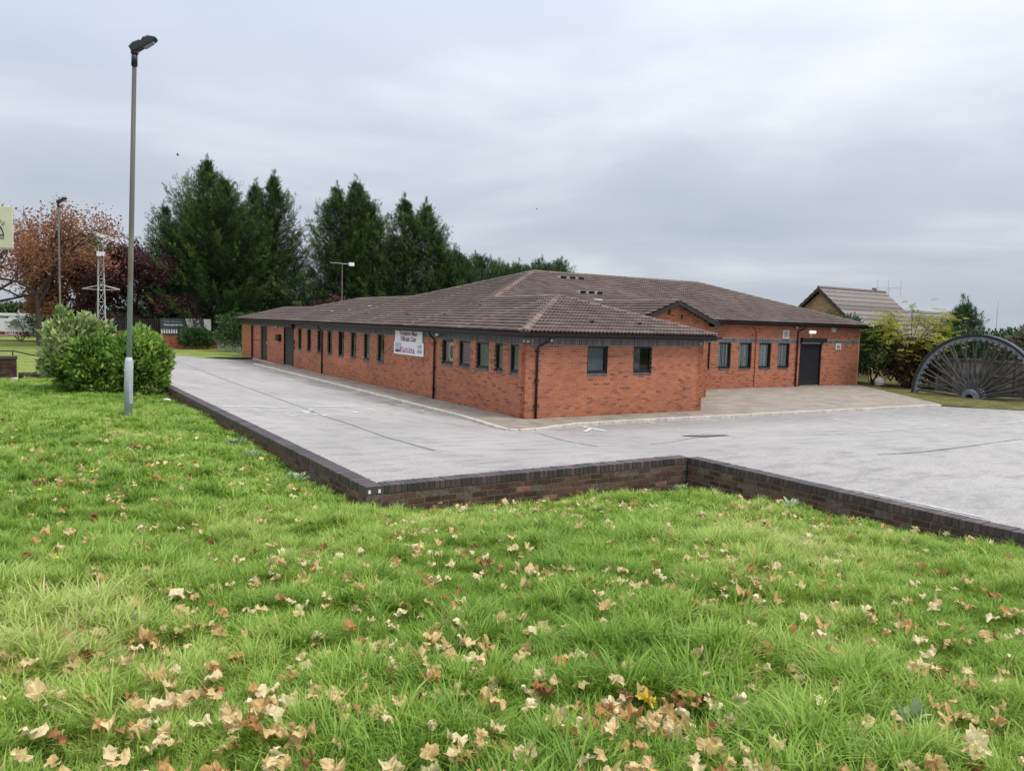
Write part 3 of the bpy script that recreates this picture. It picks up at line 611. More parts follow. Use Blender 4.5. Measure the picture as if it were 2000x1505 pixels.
# pipes, lights, vents ------------------------------------------------
def downpipe(v=None, u=None, fv=0, ztop=2.5, far=False):
    b = MB()
    if v is not None: b.tube([(-0.30, v-0.02, 2.50), (-0.28, v, 2.40), (-0.07, v+0.04, 2.22), (-0.055, v+0.04, 2.1), (-0.055, v+0.04, 0.0)], 0.037, 10); br = [(-0.1, v-0.02, z_) for z_ in (0.35, 1.15, 2.05)]
    else: b.tube([(u+0.30, fv-0.30, ztop), (u+0.26, fv-0.26, ztop-0.12), (u, fv-0.075, ztop-0.30), (u, fv-0.055, ztop-0.42), (u, fv-0.055, 0.0)], 0.037, 10)
    o = b.build('downpipe', M['black'], club, smooth=True)
    c = MB()
    for z_ in (0.35, 1.15, 2.05):
        if v is not None: c.box((-0.10, v-0.03, z_), (-0.001, v+0.11, z_+0.045))
        else: c.box((u-0.07, fv-0.10, z_), (u+0.07, fv-0.001, z_+0.045))
    c.build('pipe_clip', M['black'], o)
downpipe(v=6.18); downpipe(v=19.38); downpipe(u=0.38, fv=0); downpipe(u=21.15, fv=FARV, ztop=3.18)
MB().tube([(17.7, FARV-0.03, 3.0), (17.95, FARV-0.03, 2.9), (18.0, FARV-0.03, 2.75), (18.0, FARV-0.03, 0.05)], 0.016, 8).build('waste_pipe', M['maroon'], club)
def floodlight(P, N, s=0.1):
    P = Vector(P); N = Vector(N); t = N.cross(Vector((0, 0, 1))); o = MB().obox(P-t*s, t*2*s, N*0.05, Vector((0, 0, s*0.9))-N*0.03).build('flood_light', M['lamp_glow'] if False else M['white'], club)
    MB().obox(P-t*0.02-N*0.14, t*0.04, N*0.14, (0, 0, 0.03)).build('bracket', M['black'], o)
floodlight((-0.17, 5.75, 2.36), (-1, 0, 0), 0.09); floodlight((0.75, -0.17, 2.38), (0, -1, 0), 0.07); floodlight((-0.16, 28.0, 2.24), (-1, 0, 0), 0.06); floodlight((20.85, FARV-0.18, 3.05), (0, -1, 0), 0.07)
b = MB().box((22.07, FARV-0.12, 2.80), (22.53, FARV-0.004, 2.93)); bl = b.build('bulkhead_light', M['lamp_glow'], club, bevel=0.03)
MB().box((22.22, FARV-0.012, 2.57), (22.245, FARV-0.004, 2.80)).build('cable', M['white'], bl)
def vent(u0, u1, z0, z1):
    b = MB().box((u0, FARV-0.05, z0), (u1, FARV-0.004, z1)); o = b.build('vent', M['plastic'], club, bevel=0.008); s = MB(); w_ = u1-u0; h_ = z1-z0
    n = 6
    for i in range(n): s.obox((u0+w_*0.18, FARV-0.054, z0+h_*(0.16+0.68*i/n)), (w_*0.64, 0, 0), (0, 0.006, 0), (0, -0.01, h_*0.08))
    s.build('louvre', M['grille'], o)
vent(19.97, 20.45, 2.49, 2.93); vent(24.33, 24.76, 1.95, 2.28)
b = MB().box((23.88, FARV-0.10, 2.90), (24.2, FARV-0.004, 3.14)); al = b.build('alarm_box', M['plastic'], club, bevel=0.01)
s = MB()
for i in range(3): s.box((23.96, FARV-0.106, 2.95+i*0.065), (24.16, FARV-0.1, 2.975+i*0.065))
s.build('louvre', M['grille'], al)
MB().box((9.08, PORCH_V-0.10, 3.42), (9.40, PORCH_V-0.004, 3.66)).build('gable_box', M['brick'], club, bevel=0.01)
MB().tube([(9.78, PORCH_V-0.06, 3.40), (9.62, PORCH_V-0.2, 3.28)], 0.035, 8).build('security_camera', M['black'], club)

# roof ----------------------------------------------------------------
EZ, T1, T2, HZ = 2.65, 0.315, 0.331, 3.30
west = lambda u, v: EZ + T1*(u+0.33)
frontp = lambda u, v: EZ + T1*(v+0.35)
eastp = lambda u, v: EZ + T1*(7.78-u)
hall = lambda u, v: HZ + T2*(v-6.45)
hallb = lambda u, v: HZ + T2*(19.81-v)
halle = lambda u, v: HZ + T2*(26.83-u)
pr = lambda u, v: 3.98 - 0.37*(u-GA)
pl = lambda u, v: 3.98 - 0.37*(GA-u)
R2U, R2Z = 4.3, west(4.3, 0); R3U, R3Z = 2.4, west(2.4, 0)
b2e = lambda u, v: R2Z - T1*(u-R2U); b3e = lambda u, v: R3Z - T1*(u-R3U); endp = lambda u, v: EZ + (R3Z-EZ)/2.8*(38.2-v)
b2n = lambda u, v: R2Z - 0.155*(v-25.5)
P2 = (8.76, 13.13); P2b = (4.3, 17.62)
planes = [   # (height function, plan polygon, eave direction, tiled)
 (west, [(-0.33,-0.35),(3.725,3.705),(-0.33,3.705)], True), (west, [(-0.33,3.705),(3.725,3.705),(3.725,8.344),(-0.33,8.344)], True),
 (west, [(-0.33,8.344),(3.725,8.344),P2,(-0.33,13.13)], True), (west, [(-0.33,13.13),P2,P2b,(-0.33,17.62)], True),
 (west, [(-0.33,17.62),P2b,(4.3,25.5),(-0.33,25.5)], True), (west, [(-0.33,25.5),(4.3,25.5),(2.4,29.2),(-0.33,29.2)], True),
 (west, [(-0.33,29.2),(2.4,29.2),(2.4,35.4),(-0.33,35.4)], True), (west, [(-0.33,35.4),(2.4,35.4),(-0.33,38.2)], True),
 (frontp, [(-0.33,-0.35),(7.78,-0.35),(3.725,3.705)], True),
 (hall, [(5.717,6.45),(26.83,6.45),(20.15,13.13),P2,(3.725,8.344)], True),
 (pr, [(GA,3.28),(11.65,3.28),(11.65,6.45),(11.19,6.45),(GA,8.5)], True), (pl, [(GA,3.28),(GA,8.5),(6.69,6.0),(6.69,3.28)], True),
 (eastp, [(3.725,3.705),(7.78,-0.35),(7.78,6.45),(5.717,6.45),(3.725,8.344)], True),
 (hallb, [P2,(20.15,13.13),(26.83,19.81),(2.1,19.81)], False), (halle, [(26.83,6.45),(26.83,19.81),(20.15,13.13)], False),
 (b2e, [(4.3,17.62),(8.9,19.81),(8.9,30.2),(4.3,25.5)], False), (b2n, [(4.3,25.5),(8.9,30.2),(2.4,29.2)], False), (b3e, [(2.4,29.2),(5.2,29.2),(5.2,38.2),(2.4,35.4)], False), (endp, [(-0.33,38.2),(2.4,35.4),(5.2,38.2)], False)]
und = MB()
for fn, pg, tl in planes:
    und.add([(a, b, fn(a, b)-0.03) for a, b in pg], [tuple(range(len(pg)))])
roof = und.build('roof', M['tile'], club)
TW, GA_ = 0.30, 0.335
def tile_prof():
    xs = [0, .025, .05, .075, .10, .125, .15]; out = []
    for k in range(2):
        for x in (xs if k == 0 else xs[1:]): out.append((x+0.15*k, 0.050*math.sin(PI*((x)/0.15))**1.6 if 0 < x < 0.15 else 0.0))
    return out
PROF = tile_prof()
def tile_local():
    n = len(PROF); V = [(x, 0.0, h+0.046) for x, h in PROF] + [(x, GA_+0.03, h*0.85-0.002) for x, h in PROF] + [(x, 0.012, max(h-0.004, 0.0)+0.012) for x, h in PROF]
    F = [(i, i+1, n+i+1, n+i) for i in range(n-1)] + [(2*n+i, 2*n+i+1, i+1, i) for i in range(n-1)]
    return np.array(V), np.array(F)
TV, TF = tile_local()
tile_vars = []
for i in range(8):
    t = random.random(); me_ = npmesh('roof_tile', TV, TF, np.full(len(TV), t)); me_.materials.append(M['tile']); tile_vars.append(me_)
single_tiles = []; rest_V = []; rest_F = []; rest_T = []; rb = 0
for fn, pg, tl in planes:
    if not tl: continue
    pts = [Vector((a, b, fn(a, b))) for a, b in pg]
    gu = fn(1, 0)-fn(0, 0); gv = fn(0, 1)-fn(0, 0); grad = Vector((gu, gv, 0)); s_ = Vector((gu, gv, gu*gu+gv*gv)).normalized(); e_ = Vector((gv, -gu, 0)).normalized(); n_ = e_.cross(s_)
    if n_.z < 0: e_ = -e_; n_ = e_.cross(s_)
    # origin on the lowest edge so that the rows line up over neighbouring pieces of one slope
    zmin = EZ if fn in (west, frontp, eastp) else min(p.z for p in pts)
    lowest = min(pts, key=lambda p: p.z); O = Vector((0, 0, 0)); O = pts[0] - s_*((pts[0].z-zmin)/s_.z); O = O - e_*O.dot(e_)
    ab = [((p-O).dot(e_), (p-O).dot(s_)) for p in pts]; amin, amax = min(a for a, b in ab), max(a for a, b in ab); bmax = max(b for a, b in ab); bmin = min(b for a, b in ab)
    area = sum(ab[i][0]*ab[(i+1) % len(ab)][1]-ab[(i+1) % len(ab)][0]*ab[i][1] for i in range(len(ab))); sg = 1 if area > 0 else -1
    def inside(a, b, mrg=0.0):
        for i in range(len(ab)):
            (x0, y0), (x1, y1) = ab[i], ab[(i+1) % len(ab)]; l = math.hypot(x1-x0, y1-y0)
            if sg*((x1-x0)*(b-y0)-(y1-y0)*(a-x0))/l < mrg: return False
        return True
    R = np.array([e_, s_, n_]); loc = []
    for r in range(max(0, int(bmin/GA_)-1), int(bmax/GA_)+1):
        for c in range(int(math.floor(amin/TW))-1, int(math.ceil(amax/TW))+1):
            a, b = c*TW, r*GA_ - 0.03
            cs = [(a, b+0.03), (a+TW, b+0.03), (a+TW, b+GA_), (a, b+GA_)]
            full = all(inside(x, y, -0.001) for x, y in cs); some = full or any(inside(x, y) for x, y in cs) or inside(a+TW/2, b+GA_/2)
            if not some:
                if not any(a < x < a+TW and b < y < b+GA_ for x, y in ab): continue
            P = O+e_*a+s_*b
            if full and fn is frontp and len(single_tiles) < 300: single_tiles.append((P, Matrix((e_, s_, n_)).transposed())); continue
            if full and fn is west and pts[0].y < 9 and P.y < 9 and len(single_tiles) < 300: single_tiles.append((P, Matrix((e_, s_, n_)).transposed())); continue
            loc.append((np.array(P), full))
    V = []; F = []; T = []; cut = []
    for P, full in loc:
        (V if full else cut).append(TV@R + P)
    if V:
        nV = len(TV); A = np.concatenate(V); idx = (TF[None]+np.arange(len(V))[:, None, None]*nV).reshape(-1, 4); rest_V.append(A); rest_F.append(idx+rb); rest_T.append(np.repeat(RNG.random(len(V)), nV)); rb += len(A)
    if cut:
        bm = bmesh.new(); nV = len(TV)
        for A in cut:
            vv = [bm.verts.new(tuple(x)) for x in A]
            for f_ in TF: bm.faces.new([vv[i] for i in f_])
        for i in range(len(pts)):
            p0, p1 = pts[i], pts[(i+1) % len(pts)]; d_ = (p1-p0).normalized(); nn = n_.cross(d_)*sg
            if abs(d_.dot(e_)) > 0.999 and abs(p0.z-zmin) < 0.02: continue
            bmesh.ops.bisect_plane(bm, geom=bm.verts[:]+bm.edges[:]+bm.faces[:], dist=1e-5, plane_co=p0, plane_no=nn, clear_inner=True)
        bm.verts.index_update(); bmesh.ops.triangulate(bm, faces=bm.faces[:])
        me_ = bpy.data.meshes.new('cut_tiles'); bm.to_mesh(me_); bm.free()
        a_ = me_.attributes.new('tone', 'FLOAT', 'POINT'); a_.data.foreach_set('value', RNG.random(len(me_.vertices)).astype(np.float32)*0.2+0.4)
        o = mk('cut_tiles', me_, M['tile'], roof); o['kind'] = 'stuff'
o = mk('tiling', npmesh('tiling', np.concatenate(rest_V), np.concatenate(rest_F), np.concatenate(rest_T)), M['tile'], roof); o['kind'] = 'stuff'
for P, R_ in single_tiles:
    o = bpy.data.objects.new('roof_tile', random.choice(tile_vars)); COL.objects.link(o); o.location = P; o.rotation_euler = R_.to_euler(); adopt(o, roof)
# ridge and hip caps: half-round pieces 0.45 m long
def caps(path, r=0.125, lift=0.03, ln=0.45):
    path = [Vector(p) for p in path]
    for a, b in zip(path[:-1], path[1:]):
        d_ = b-a; n = max(1, round(d_.length/ln)); d_ /= n; dn = d_.normalized(); side = dn.cross(Vector((0, 0, 1))).normalized(); upv = side.cross(dn)
        for i in range(n):
            p0 = a+d_*i; p1 = a+d_*(i+1.04); mb = MB(); k = 8; V = []
            for q, rr in ((p0, r*1.06), (p1, r*0.97)):
                for j in range(k+1):
                    an = PI*(j/k)*1.04-0.06; V.append(q+side*math.cos(an)*rr + upv*(math.sin(an)*rr*0.75+lift-0.05))
            m_ = k+1; F = [(j, j+1, m_+j+1, m_+j) for j in range(k)] + [tuple(range(m_))[::-1], tuple(range(m_, 2*m_))]
            mb.add(V, F, random.random()); mb.build('ridge_cap', M['cap'], roof)
Z3 = lambda p, fn: (p[0], p[1], fn(*p))
caps([Z3((-0.28,-0.30), west), Z3((3.725,3.705), west)], 0.14); caps([Z3((7.75,-0.32), frontp), Z3((3.725,3.705), frontp)], 0.13)
caps([Z3((3.725,3.8), west), Z3((3.725,8.3), west)]); caps([Z3((3.725,8.344), hall), Z3(P2, hall)], 0.14); caps([Z3(P2, hall), Z3((20.15,13.13), hall)]); caps([Z3((26.75,6.53), hall), Z3((20.15,13.13), hall)])
caps([Z3(P2b, west), Z3(P2, west)]); caps([Z3((4.3,17.7), west), Z3((4.3,25.5), west)], 0.11); caps([Z3((2.4,29.2), west), Z3((4.3,25.5), west)], 0.11); caps([Z3((2.4,29.2), west), Z3((2.4,35.4), west)], 0.11); caps([Z3((-0.3,38.15), west), Z3((2.4,35.4), west)], 0.12)
caps([(GA, 3.3, 3.98), (GA, 8.4, 3.98)], 0.12)
# fascia, soffit and gutters
ev = MB()
ev.box((-0.33, -0.33, 2.475), (-0.30, 38.1, 2.62)).box((-0.299, -0.33, 2.476), (7.75, -0.30, 2.62)).box((-0.30, -0.30, 2.474), (0.02, 38.1, 2.49)).box((0.02, -0.30, 2.474), (7.75, 0.02, 2.49)).box((7.72, -0.30, 2.475), (7.752, 3.55, 2.64)).box((7.4, 0.02, 2.4745), (7.72, 3.55, 2.49))
ev.box((11.42, 6.48, 3.13), (26.8, 6.51, 3.265)).box((11.42, 6.51, 3.128), (26.8, 6.82, 3.145)).box((26.77, 6.511, 3.13), (26.802, 19.8, 3.29)).box((26.4, 6.82, 3.1285), (26.77, 19.8, 3.145)).box((11.62, 3.5, 2.98), (11.65, 6.45, 3.11)).box((11.35, 3.62, 2.99), (11.62, 6.6, 3.01))
ev.build('fascia', M['black'], club)
def gutter(path, r=0.062):
    path = [Vector(p) for p in path]; mb = MB(); k = 7
    for a, b in zip(path[:-1], path[1:]):
        d_ = (b-a).normalized(); sd_ = d_.cross(Vector((0, 0, 1))); V = []
        for q in (a, b):
            for j in range(k+1): an = PI+PI*j/k; V.append(q+sd_*math.cos(an)*r+Vector((0, 0, math.sin(an)*r*1.1)))
        m_ = k+1; mb.add(V, [(j, j+1, m_+j+1, m_+j) for j in range(k)]+[tuple(range(m_)), tuple(range(m_, 2*m_))[::-1]])
    return mb.build('gutter', M['black'], club, smooth=False)
gutter([(-0.385, 38.2, 2.60), (-0.385, -0.45, 2.60)]); gutter([(-0.445, -0.385, 2.599), (7.90, -0.385, 2.599)]); gutter([(11.5, 6.42, 3.245), (26.95, 6.42, 3.245)])
# barge boards of the porch gable
bb = MB(); dz = -0.02
for s_ in (-1, 1):
    L_ = 2.32 if s_ > 0 else 2.68
    bb.obox((GA, 3.27, 3.98+dz-0.16), (s_*L_, 0, -0.37*L_), (0, 0.035, 0), (0, 0, 0.16)) if s_ > 0 else bb.obox((GA-L_, 3.27, 3.98+dz-0.16-0.37*L_), (L_, 0, 0.37*L_), (0, 0.035, 0), (0, 0, 0.16))
bb.build('barge_board', M['black_wood'], club)
so_ = MB(); so_.add([(GA, 3.305, 3.92), (11.62, 3.305, 3.08), (11.62, 3.62, 3.08), (GA, 3.62, 3.92)], [(0, 1, 2, 3)]).add([(GA, 3.305, 3.92), (6.8, 3.305, 2.98), (6.8, 3.62, 2.98), (GA, 3.62, 3.92)], [(3, 2, 1, 0)]); so_.build('soffit', M['black_wood'], club)
# vent tiles
def vent_tile(u, v, fn, material, w_=0.26, l_=0.30, hh=0.07, name='vent_tile'):
    gu = fn(1, 0)-fn(0, 0); gv = fn(0, 1)-fn(0, 0); s_ = Vector((gu, gv, gu*gu+gv*gv)).normalized(); e_ = Vector((gv, -gu, 0)).normalized(); n_ = e_.cross(s_)
    if n_.z < 0: e_ = -e_; n_ = e_.cross(s_)
    P = Vector((u, v, fn(u, v)))+n_*0.03; mb = MB()
    mb.add([P, P+e_*w_, P+e_*w_+s_*l_, P+s_*l_, P+n_*hh+e_*0.02, P+n_*hh+e_*(w_-0.02), P+s_*l_*0.95+e_*(w_-0.02)+n_*0.03, P+s_*l_*0.95+e_*0.02+n_*0.03], [(4, 5, 6, 7), (0, 1, 5, 4), (1, 2, 6, 5), (3, 0, 4, 7)]); o = mb.build(name, material, roof)
    MB().add([P+e_*0.03+n_*0.012-s_*0.002, P+e_*(w_-0.03)+n_*0.012-s_*0.002, P+e_*(w_-0.04)+n_*(hh-0.012)-s_*0.002, P+e_*0.04+n_*(hh-0.012)-s_*0.002], [(0, 1, 2, 3)]).build('opening', M['black'], o) if hh > 0.08 else None
    return o
for (u, v) in ((2.75, 0.55), (4.75, 0.5)): vent_tile(u, v, frontp, M['tile'], 0.22, 0.3, 0.10)
for (u, v) in ((1.0, 7.6), (1.0, 11.2), (1.1, 16.2), (2.3, 7.1)): vent_tile(u, v, west, M['tile'], 0.22, 0.3, 0.09)
for i in range(3): vent_tile(9.5+i*0.55, 11.9, hall, M['pale_tile'], 0.42, 0.34, 0.17)
for i in range(3): vent_tile(8.95+i*0.5, 9.5, hall, M['pale_tile'], 0.40, 0.34, 0.17)
for (u, v) in ((1.6, 20.6), (2.3, 19.4), (1.4, 22.6)): vent_tile(u, v, west, M['pale_tile'], 0.3, 0.25, 0.035, 'patch_tile')
vent_tile(9.15, 8.55, hall, M['pale_tile'], 0.5, 0.3, 0.04, 'patch_tile')

# signs on the wall ---------------------------------------------------
def text_mesh(body, size, material, parent, O, X, Y, name='lettering', align='CENTER', sx=1.0, bold=0.0, lift=0.004, shear=0):
    cu = bpy.data.curves.new(name, 'FONT'); cu.body = body; cu.size = size; cu.align_x = align; cu.align_y = 'CENTER'; cu.offset = bold; cu.shear = shear; cu.resolution_u = 3
    t = bpy.data.objects.new(name, cu); COL.objects.link(t); dg = bpy.context.evaluated_depsgraph_get(); me_ = bpy.data.meshes.new_from_object(t.evaluated_get(dg)); bpy.data.objects.remove(t)
    X = Vector(X).normalized(); Y = Vector(Y).normalized(); N = X.cross(Y); O = Vector(O)
    for v_ in me_.vertices: c = v_.co.copy(); v_.co = O+X*c.x*sx+Y*c.y+N*lift
    me_.materials.clear(); o = mk(name, me_, material, parent); return o
sg_ = thing('club_name_sign', (-0.02, 8.6, 2.05), 'white wall sign reading Yorkshire Main Officials Club in maroon', 'sign')
MB().box((-0.045, 7.30, 2.03), (-0.022, 9.93, 2.46)).build('panel', M['white'], sg_)
# lettering reads from the drive: text runs towards -y
text_mesh('Yorkshire Main', 0.255, M['maroon'], sg_, (-0.045, 8.6, 2.355), (0, -1, 0), (0, 0, 1), sx=1.08, bold=0.006)
text_mesh('Officials Club', 0.255, M['maroon'], sg_, (-0.045, 8.6, 2.135), (0, -1, 0), (0, 0, 1), sx=1.08, bold=0.006)
sb = thing('sports_sign', (-0.02, 8.6, 1.5), 'white wall sign with pink sports banner and the words LIVE HERE', 'sign')
MB().box((-0.040, 7.19, 1.51), (-0.018, 10.03, 2.028)).build('panel', M['white'], sb)
MB().box((-0.044, 9.28, 1.60), (-0.0405, 9.88, 1.98)).build('photo_print', M['sky_print'], sb)
MB().add([(-0.0445, 9.88, 1.60), (-0.0445, 9.40, 1.60), (-0.0445, 9.44, 1.70), (-0.0445, 9.60, 1.68), (-0.0445, 9.88, 1.70)], [(0, 1, 2, 3, 4)]).build('photo_ground', M['ink'], sb)
MB().add([(-0.0455, 9.45, 1.60), (-0.0455, 7.95, 1.60), (-0.0455, 8.05, 1.76), (-0.0455, 8.6, 1.80), (-0.0455, 9.35, 1.84)], [(0, 1, 2, 3, 4)]).build('pink_band', M['sport_pink'], sb)
text_mesh('SPORTS', 0.27, M['white'], sb, (-0.0465, 8.7, 1.72), (0, -1, 0), (0, 0, 1), sx=1.25, bold=0.006, shear=0.3)
text_mesh('LIVE', 0.20, M['ink'], sb, (-0.041, 7.53, 1.87), (0, -1, 0), (0, 0, 1), sx=1.0)
text_mesh('HERE', 0.20, M['ink'], sb, (-0.041, 7.53, 1.68), (0, -1, 0), (0, 0, 1), sx=1.0)
# television aerial behind the roof
ta = thing('tv_aerial', (4.4, 29.2, 3.9), 'television aerial on a rusty pole above the far roof', 'aerial')
MB().tube([(4.4, 29.2, 3.8), (4.4, 29.2, 6.4)], 0.03, 8).build('pole', M['rust_pole'], ta)
MB().tube([(3.75, 29.6, 6.46), (4.95, 28.85, 6.38)], 0.02, 6).build('boom', M['aluminium'], ta)
el_ = MB()
for i in range(9):
    t = i/8; p = Vector((3.75, 29.6, 6.46)).lerp(Vector((4.6, 29.07, 6.40)), t); el_.tube([p-Vector((0.12, 0.2, 0)), p+Vector((0.12, 0.2, 0))], 0.008, 4)
el_.build('elements', M['aluminium'], ta)
MB().box((4.75, 28.75, 6.27), (5.05, 28.95, 6.5)).build('reflector', M['white'], ta)

# ------------------------------------------------------------------ retaining wall
rw = thing('retaining_wall', (-9.2, -11, 0.5), 'low dark brick retaining wall with brick-on-edge coping round the car park', 'wall')
runs = [((-9.3, 12.4), (-9.3, -11.0)), ((-9.3, -11.0), (-4.05, -11.0)), ((-4.05, -11.0), (-4.05, -24.0))]
RT = [random.uniform(0.0, 1.0) for _ in range(14)]
coping_vars = []
for t in RT:
    V, F = brick_mesh(0.065, 0.1025, 0.215, t, ''); me_ = mesh('coping_brick', V, F, [t]*len(V)); me_.materials.append(M['coping']); coping_vars.append(me_)
course_vars = []
for i in range(16):
    t = random.uniform(0.1, 0.8) if i < 15 else 0.93
    V, F = brick_mesh(0.213, 0.064, 0.1, t, ''); me_ = mesh('brick', V, F, [t]*len(V)); me_.materials.append(M['wall_brick']); course_vars.append(me_)
core = MB(); cm = MB(); wm = MB(); cop_list = []; crs_list = []
for ri, (a, b) in enumerate(runs):
    A = Vector((*a, 0)); B = Vector((*b, 0)); X = (B-A).normalized(); N = Vector((X.y, -X.x, 0)); L_ = (B-A).length
    x = 0.0 if ri != 1 else 0.23
    if ri == 0: L_ -= 0.0
    while x < L_-(0.0 if ri == 2 else -0.01):
        q = A+X*x; zt = zwall(q.y)+0.012
        if ri == 1 and x > L_-0.02: break
        if ri == 0 and x > L_-0.07: break
        cop_list.append((q, X, N, zt)); x += 0.0752
    nc = 7 if ri else 5
    for c in range(nc):
        x = -0.1125*(c % 2)
        while x < L_:
            s0 = max(0.0, x); s1 = min(L_+(0.0 if ri == 1 else 0.0), x+0.213); q = A+X*s0; zt = zwall(q.y)+0.012-0.1125-0.075*(c+1)
            if s1-s0 > 0.05: crs_list.append((q, X, N, zt, s1-s0, c)); 
            x += 0.225
    # mortar core
    n = max(1, int(L_/2))
    for i in range(n):
        p = A+X*(L_*i/n); q = A+X*(L_*(i+1)/n); z0 = zwall(p.y); z1 = zwall(q.y); I = -N*0.205; o_ = N*-0.008
        V = [p+o_+Vector((0,0,-0.4)), q+o_+Vector((0,0,-0.4)), q+I+Vector((0,0,-0.4)), p+I+Vector((0,0,-0.4)), p+o_+Vector((0,0,z0)), q+o_+Vector((0,0,z1)), q+I+Vector((0,0,z1)), p+I+Vector((0,0,z0))]
        core.add(V, [(0,3,2,1),(4,5,6,7),(0,1,5,4),(1,2,6,5),(2,3,7,6),(3,0,4,7)])
core.build('mortar_core', M['wall_mortar'], rw)
cop_list.sort(key=lambda c: (c[0]-Vector((CAM.x, CAM.y, 0))).length if c[0].y > -17.5 else 99)
for i, (q, X, N, zt) in enumerate(cop_list):
    P = q + X*0.005 + N*random.uniform(0, 0.004) + Vector((0, 0, zt-0.1025+random.uniform(-0.003, 0.003)))
    if i < 300:
        o = bpy.data.objects.new('coping_brick', random.choice(coping_vars)); COL.objects.link(o); o.location = P; o.rotation_euler = (random.uniform(-.006, .006), random.uniform(-.01, .01), math.atan2(X.y, X.x)); adopt(o, rw)
    else:
        V, F = brick_mesh(0.065, 0.1025, 0.215, 0, ''); cm.add([P+X*v[0]-N*v[1]+Vector((0, 0, v[2])) for v in V], F, random.random())
o = cm.build('coping_bricks', M['coping'], rw); o['kind'] = 'stuff'
# corner return brick, a stretcher with two white reflectors
cb = MB(); cb.box((-9.302, -11.004, 0.81), (-9.085, -10.937, 0.914), 0.6); cbo = cb.build('corner_brick', M['coping'], rw, bevel=0.004)
for x in (-9.268, -9.142): MB().box((x, -11.0075, 0.825), (x+0.03, -11.0045, 0.868)).build('reflector', M['white'], cbo)
crs_list.sort(key=lambda c: ((c[0]-Vector((CAM.x, CAM.y, 0))).length if c[0].y > -17.5 else 99) + (30 if c[5] > 3 else 0))
n1 = 0
for (q, X, N, zt, ln, c) in crs_list:
    P = q + N*(random.uniform(-0.004, 0.004)-0.006) + Vector((0, 0, zt))
    if ln > 0.212 and n1 < 280:
        n1 += 1; o = bpy.data.objects.new('brick', (course_vars[15] if random.random() < 0.02 else course_vars[random.randrange(15)])); COL.objects.link(o); o.location = P; o.rotation_euler = (random.uniform(-.01, .01), random.uniform(-.012, .012), math.atan2(X.y, X.x)); adopt(o, rw)
    else:
        V, F = brick_mesh(ln, 0.064, 0.1, 0, ''); wm.add([P+X*v[0]-N*v[1]+Vector((0, 0, v[2])) for v in V], F, random.uniform(0.1, 0.8))
o = wm.build('brickwork', M['wall_brick'], rw); o['kind'] = 'stuff'

# ------------------------------------------------------------------ lamp columns
def lamp_column(base, lean, h, label, sc=1.0):
    base = Vector(base); ax = Vector(lean).normalized(); t = thing('lamp_post', base, label, 'lamp post', 'lamp posts'); P = lambda z, dx=0, dy=0: base+ax*z+Vector((dx, dy, 0))
    r0, r1 = 0.084*sc, 0.052*sc
    MB().tube([P(-0.2), P(1.18), P(1.27)], [r0, r0, r1*1.02], 14).build('base_section', M['galv'], t, smooth=True)
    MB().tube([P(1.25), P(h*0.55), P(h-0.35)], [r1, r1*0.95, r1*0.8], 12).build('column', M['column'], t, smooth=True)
    MB().tube([P(h-0.36), P(h-0.1)], [r1*1.15, r1*1.1], 12).build('spigot', M['lantern'], t, smooth=True)
    D = Vector((0.80, -0.33, 0)).normalized(); Sd = Vector((-D.y, D.x, 0)); tilt = 0.42
    f_ = lambda x, z, y: P(h) + (D*math.cos(tilt)+Vector((0, 0, math.sin(tilt))))*x*sc*0.78 + (Vector((0, 0, math.cos(tilt)))-D*math.sin(tilt))*z*sc*0.78 + Sd*y*sc*0.78
    hd = MB(); prof = [(-0.10, -0.10), (-0.12, 0.05), (0.02, 0.12), (0.20, 0.12), (0.22, 0.09), (0.30, 0.15), (0.44, 0.15), (0.60, 0.05), (0.60, 0.02), (0.52, -0.03), (0.20, -0.08), (0.04, -0.11)]
    n = len(prof)
    sec = [(-0.13, 0.72), (-0.09, 1.0), (0.09, 1.0), (0.13, 0.72)]; V = []
    for y, k in sec: V += [f_(x if k == 1 else x*0.97+0.01, z*k, y) for x, z in prof]
    F = [tuple(range(n))[::-1], tuple(range(3*n, 4*n))]
    for j in range(3): F += [(j*n+i, j*n+(i+1) % n, (j+1)*n+(i+1) % n, (j+1)*n+i) for i in range(n)]
    hd.add(V, F); lan = hd.build('lantern', M['lantern'], t)
    MB().add([f_(0.22, -0.083, -0.08), f_(0.51, -0.036, -0.08), f_(0.51, -0.036, 0.08), f_(0.22, -0.083, 0.08), f_(0.25, -0.115, -0.06), f_(0.48, -0.07, -0.06), f_(0.48, -0.07, 0.06), f_(0.25, -0.115, 0.06)], [(7,6,5,4),(0,1,5,4),(1,2,6,5),(2,3,7,6),(3,0,4,7)]).build('lens', M['lens'], lan)
    MB().tube([P(h-0.12), P(h+0.02)], 0.075*sc, 10).build('socket', M['lantern'], lan)
    return t
zl = LZ(-11.0, -1.75)
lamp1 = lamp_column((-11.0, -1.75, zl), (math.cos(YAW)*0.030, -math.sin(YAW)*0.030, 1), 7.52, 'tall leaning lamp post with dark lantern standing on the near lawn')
MB().box((-11.0+0.02, -1.75-0.095, zl+0.30), (-11.0+0.09, -1.75-0.075, zl+1.02)).build('access_door', M['galv'], lamp1)
lamp_column((-11.1, 44.4, 0.0), (0.0, 0, 1), 10.5, 'distant thin lamp post in front of the orange maple', 1.35)

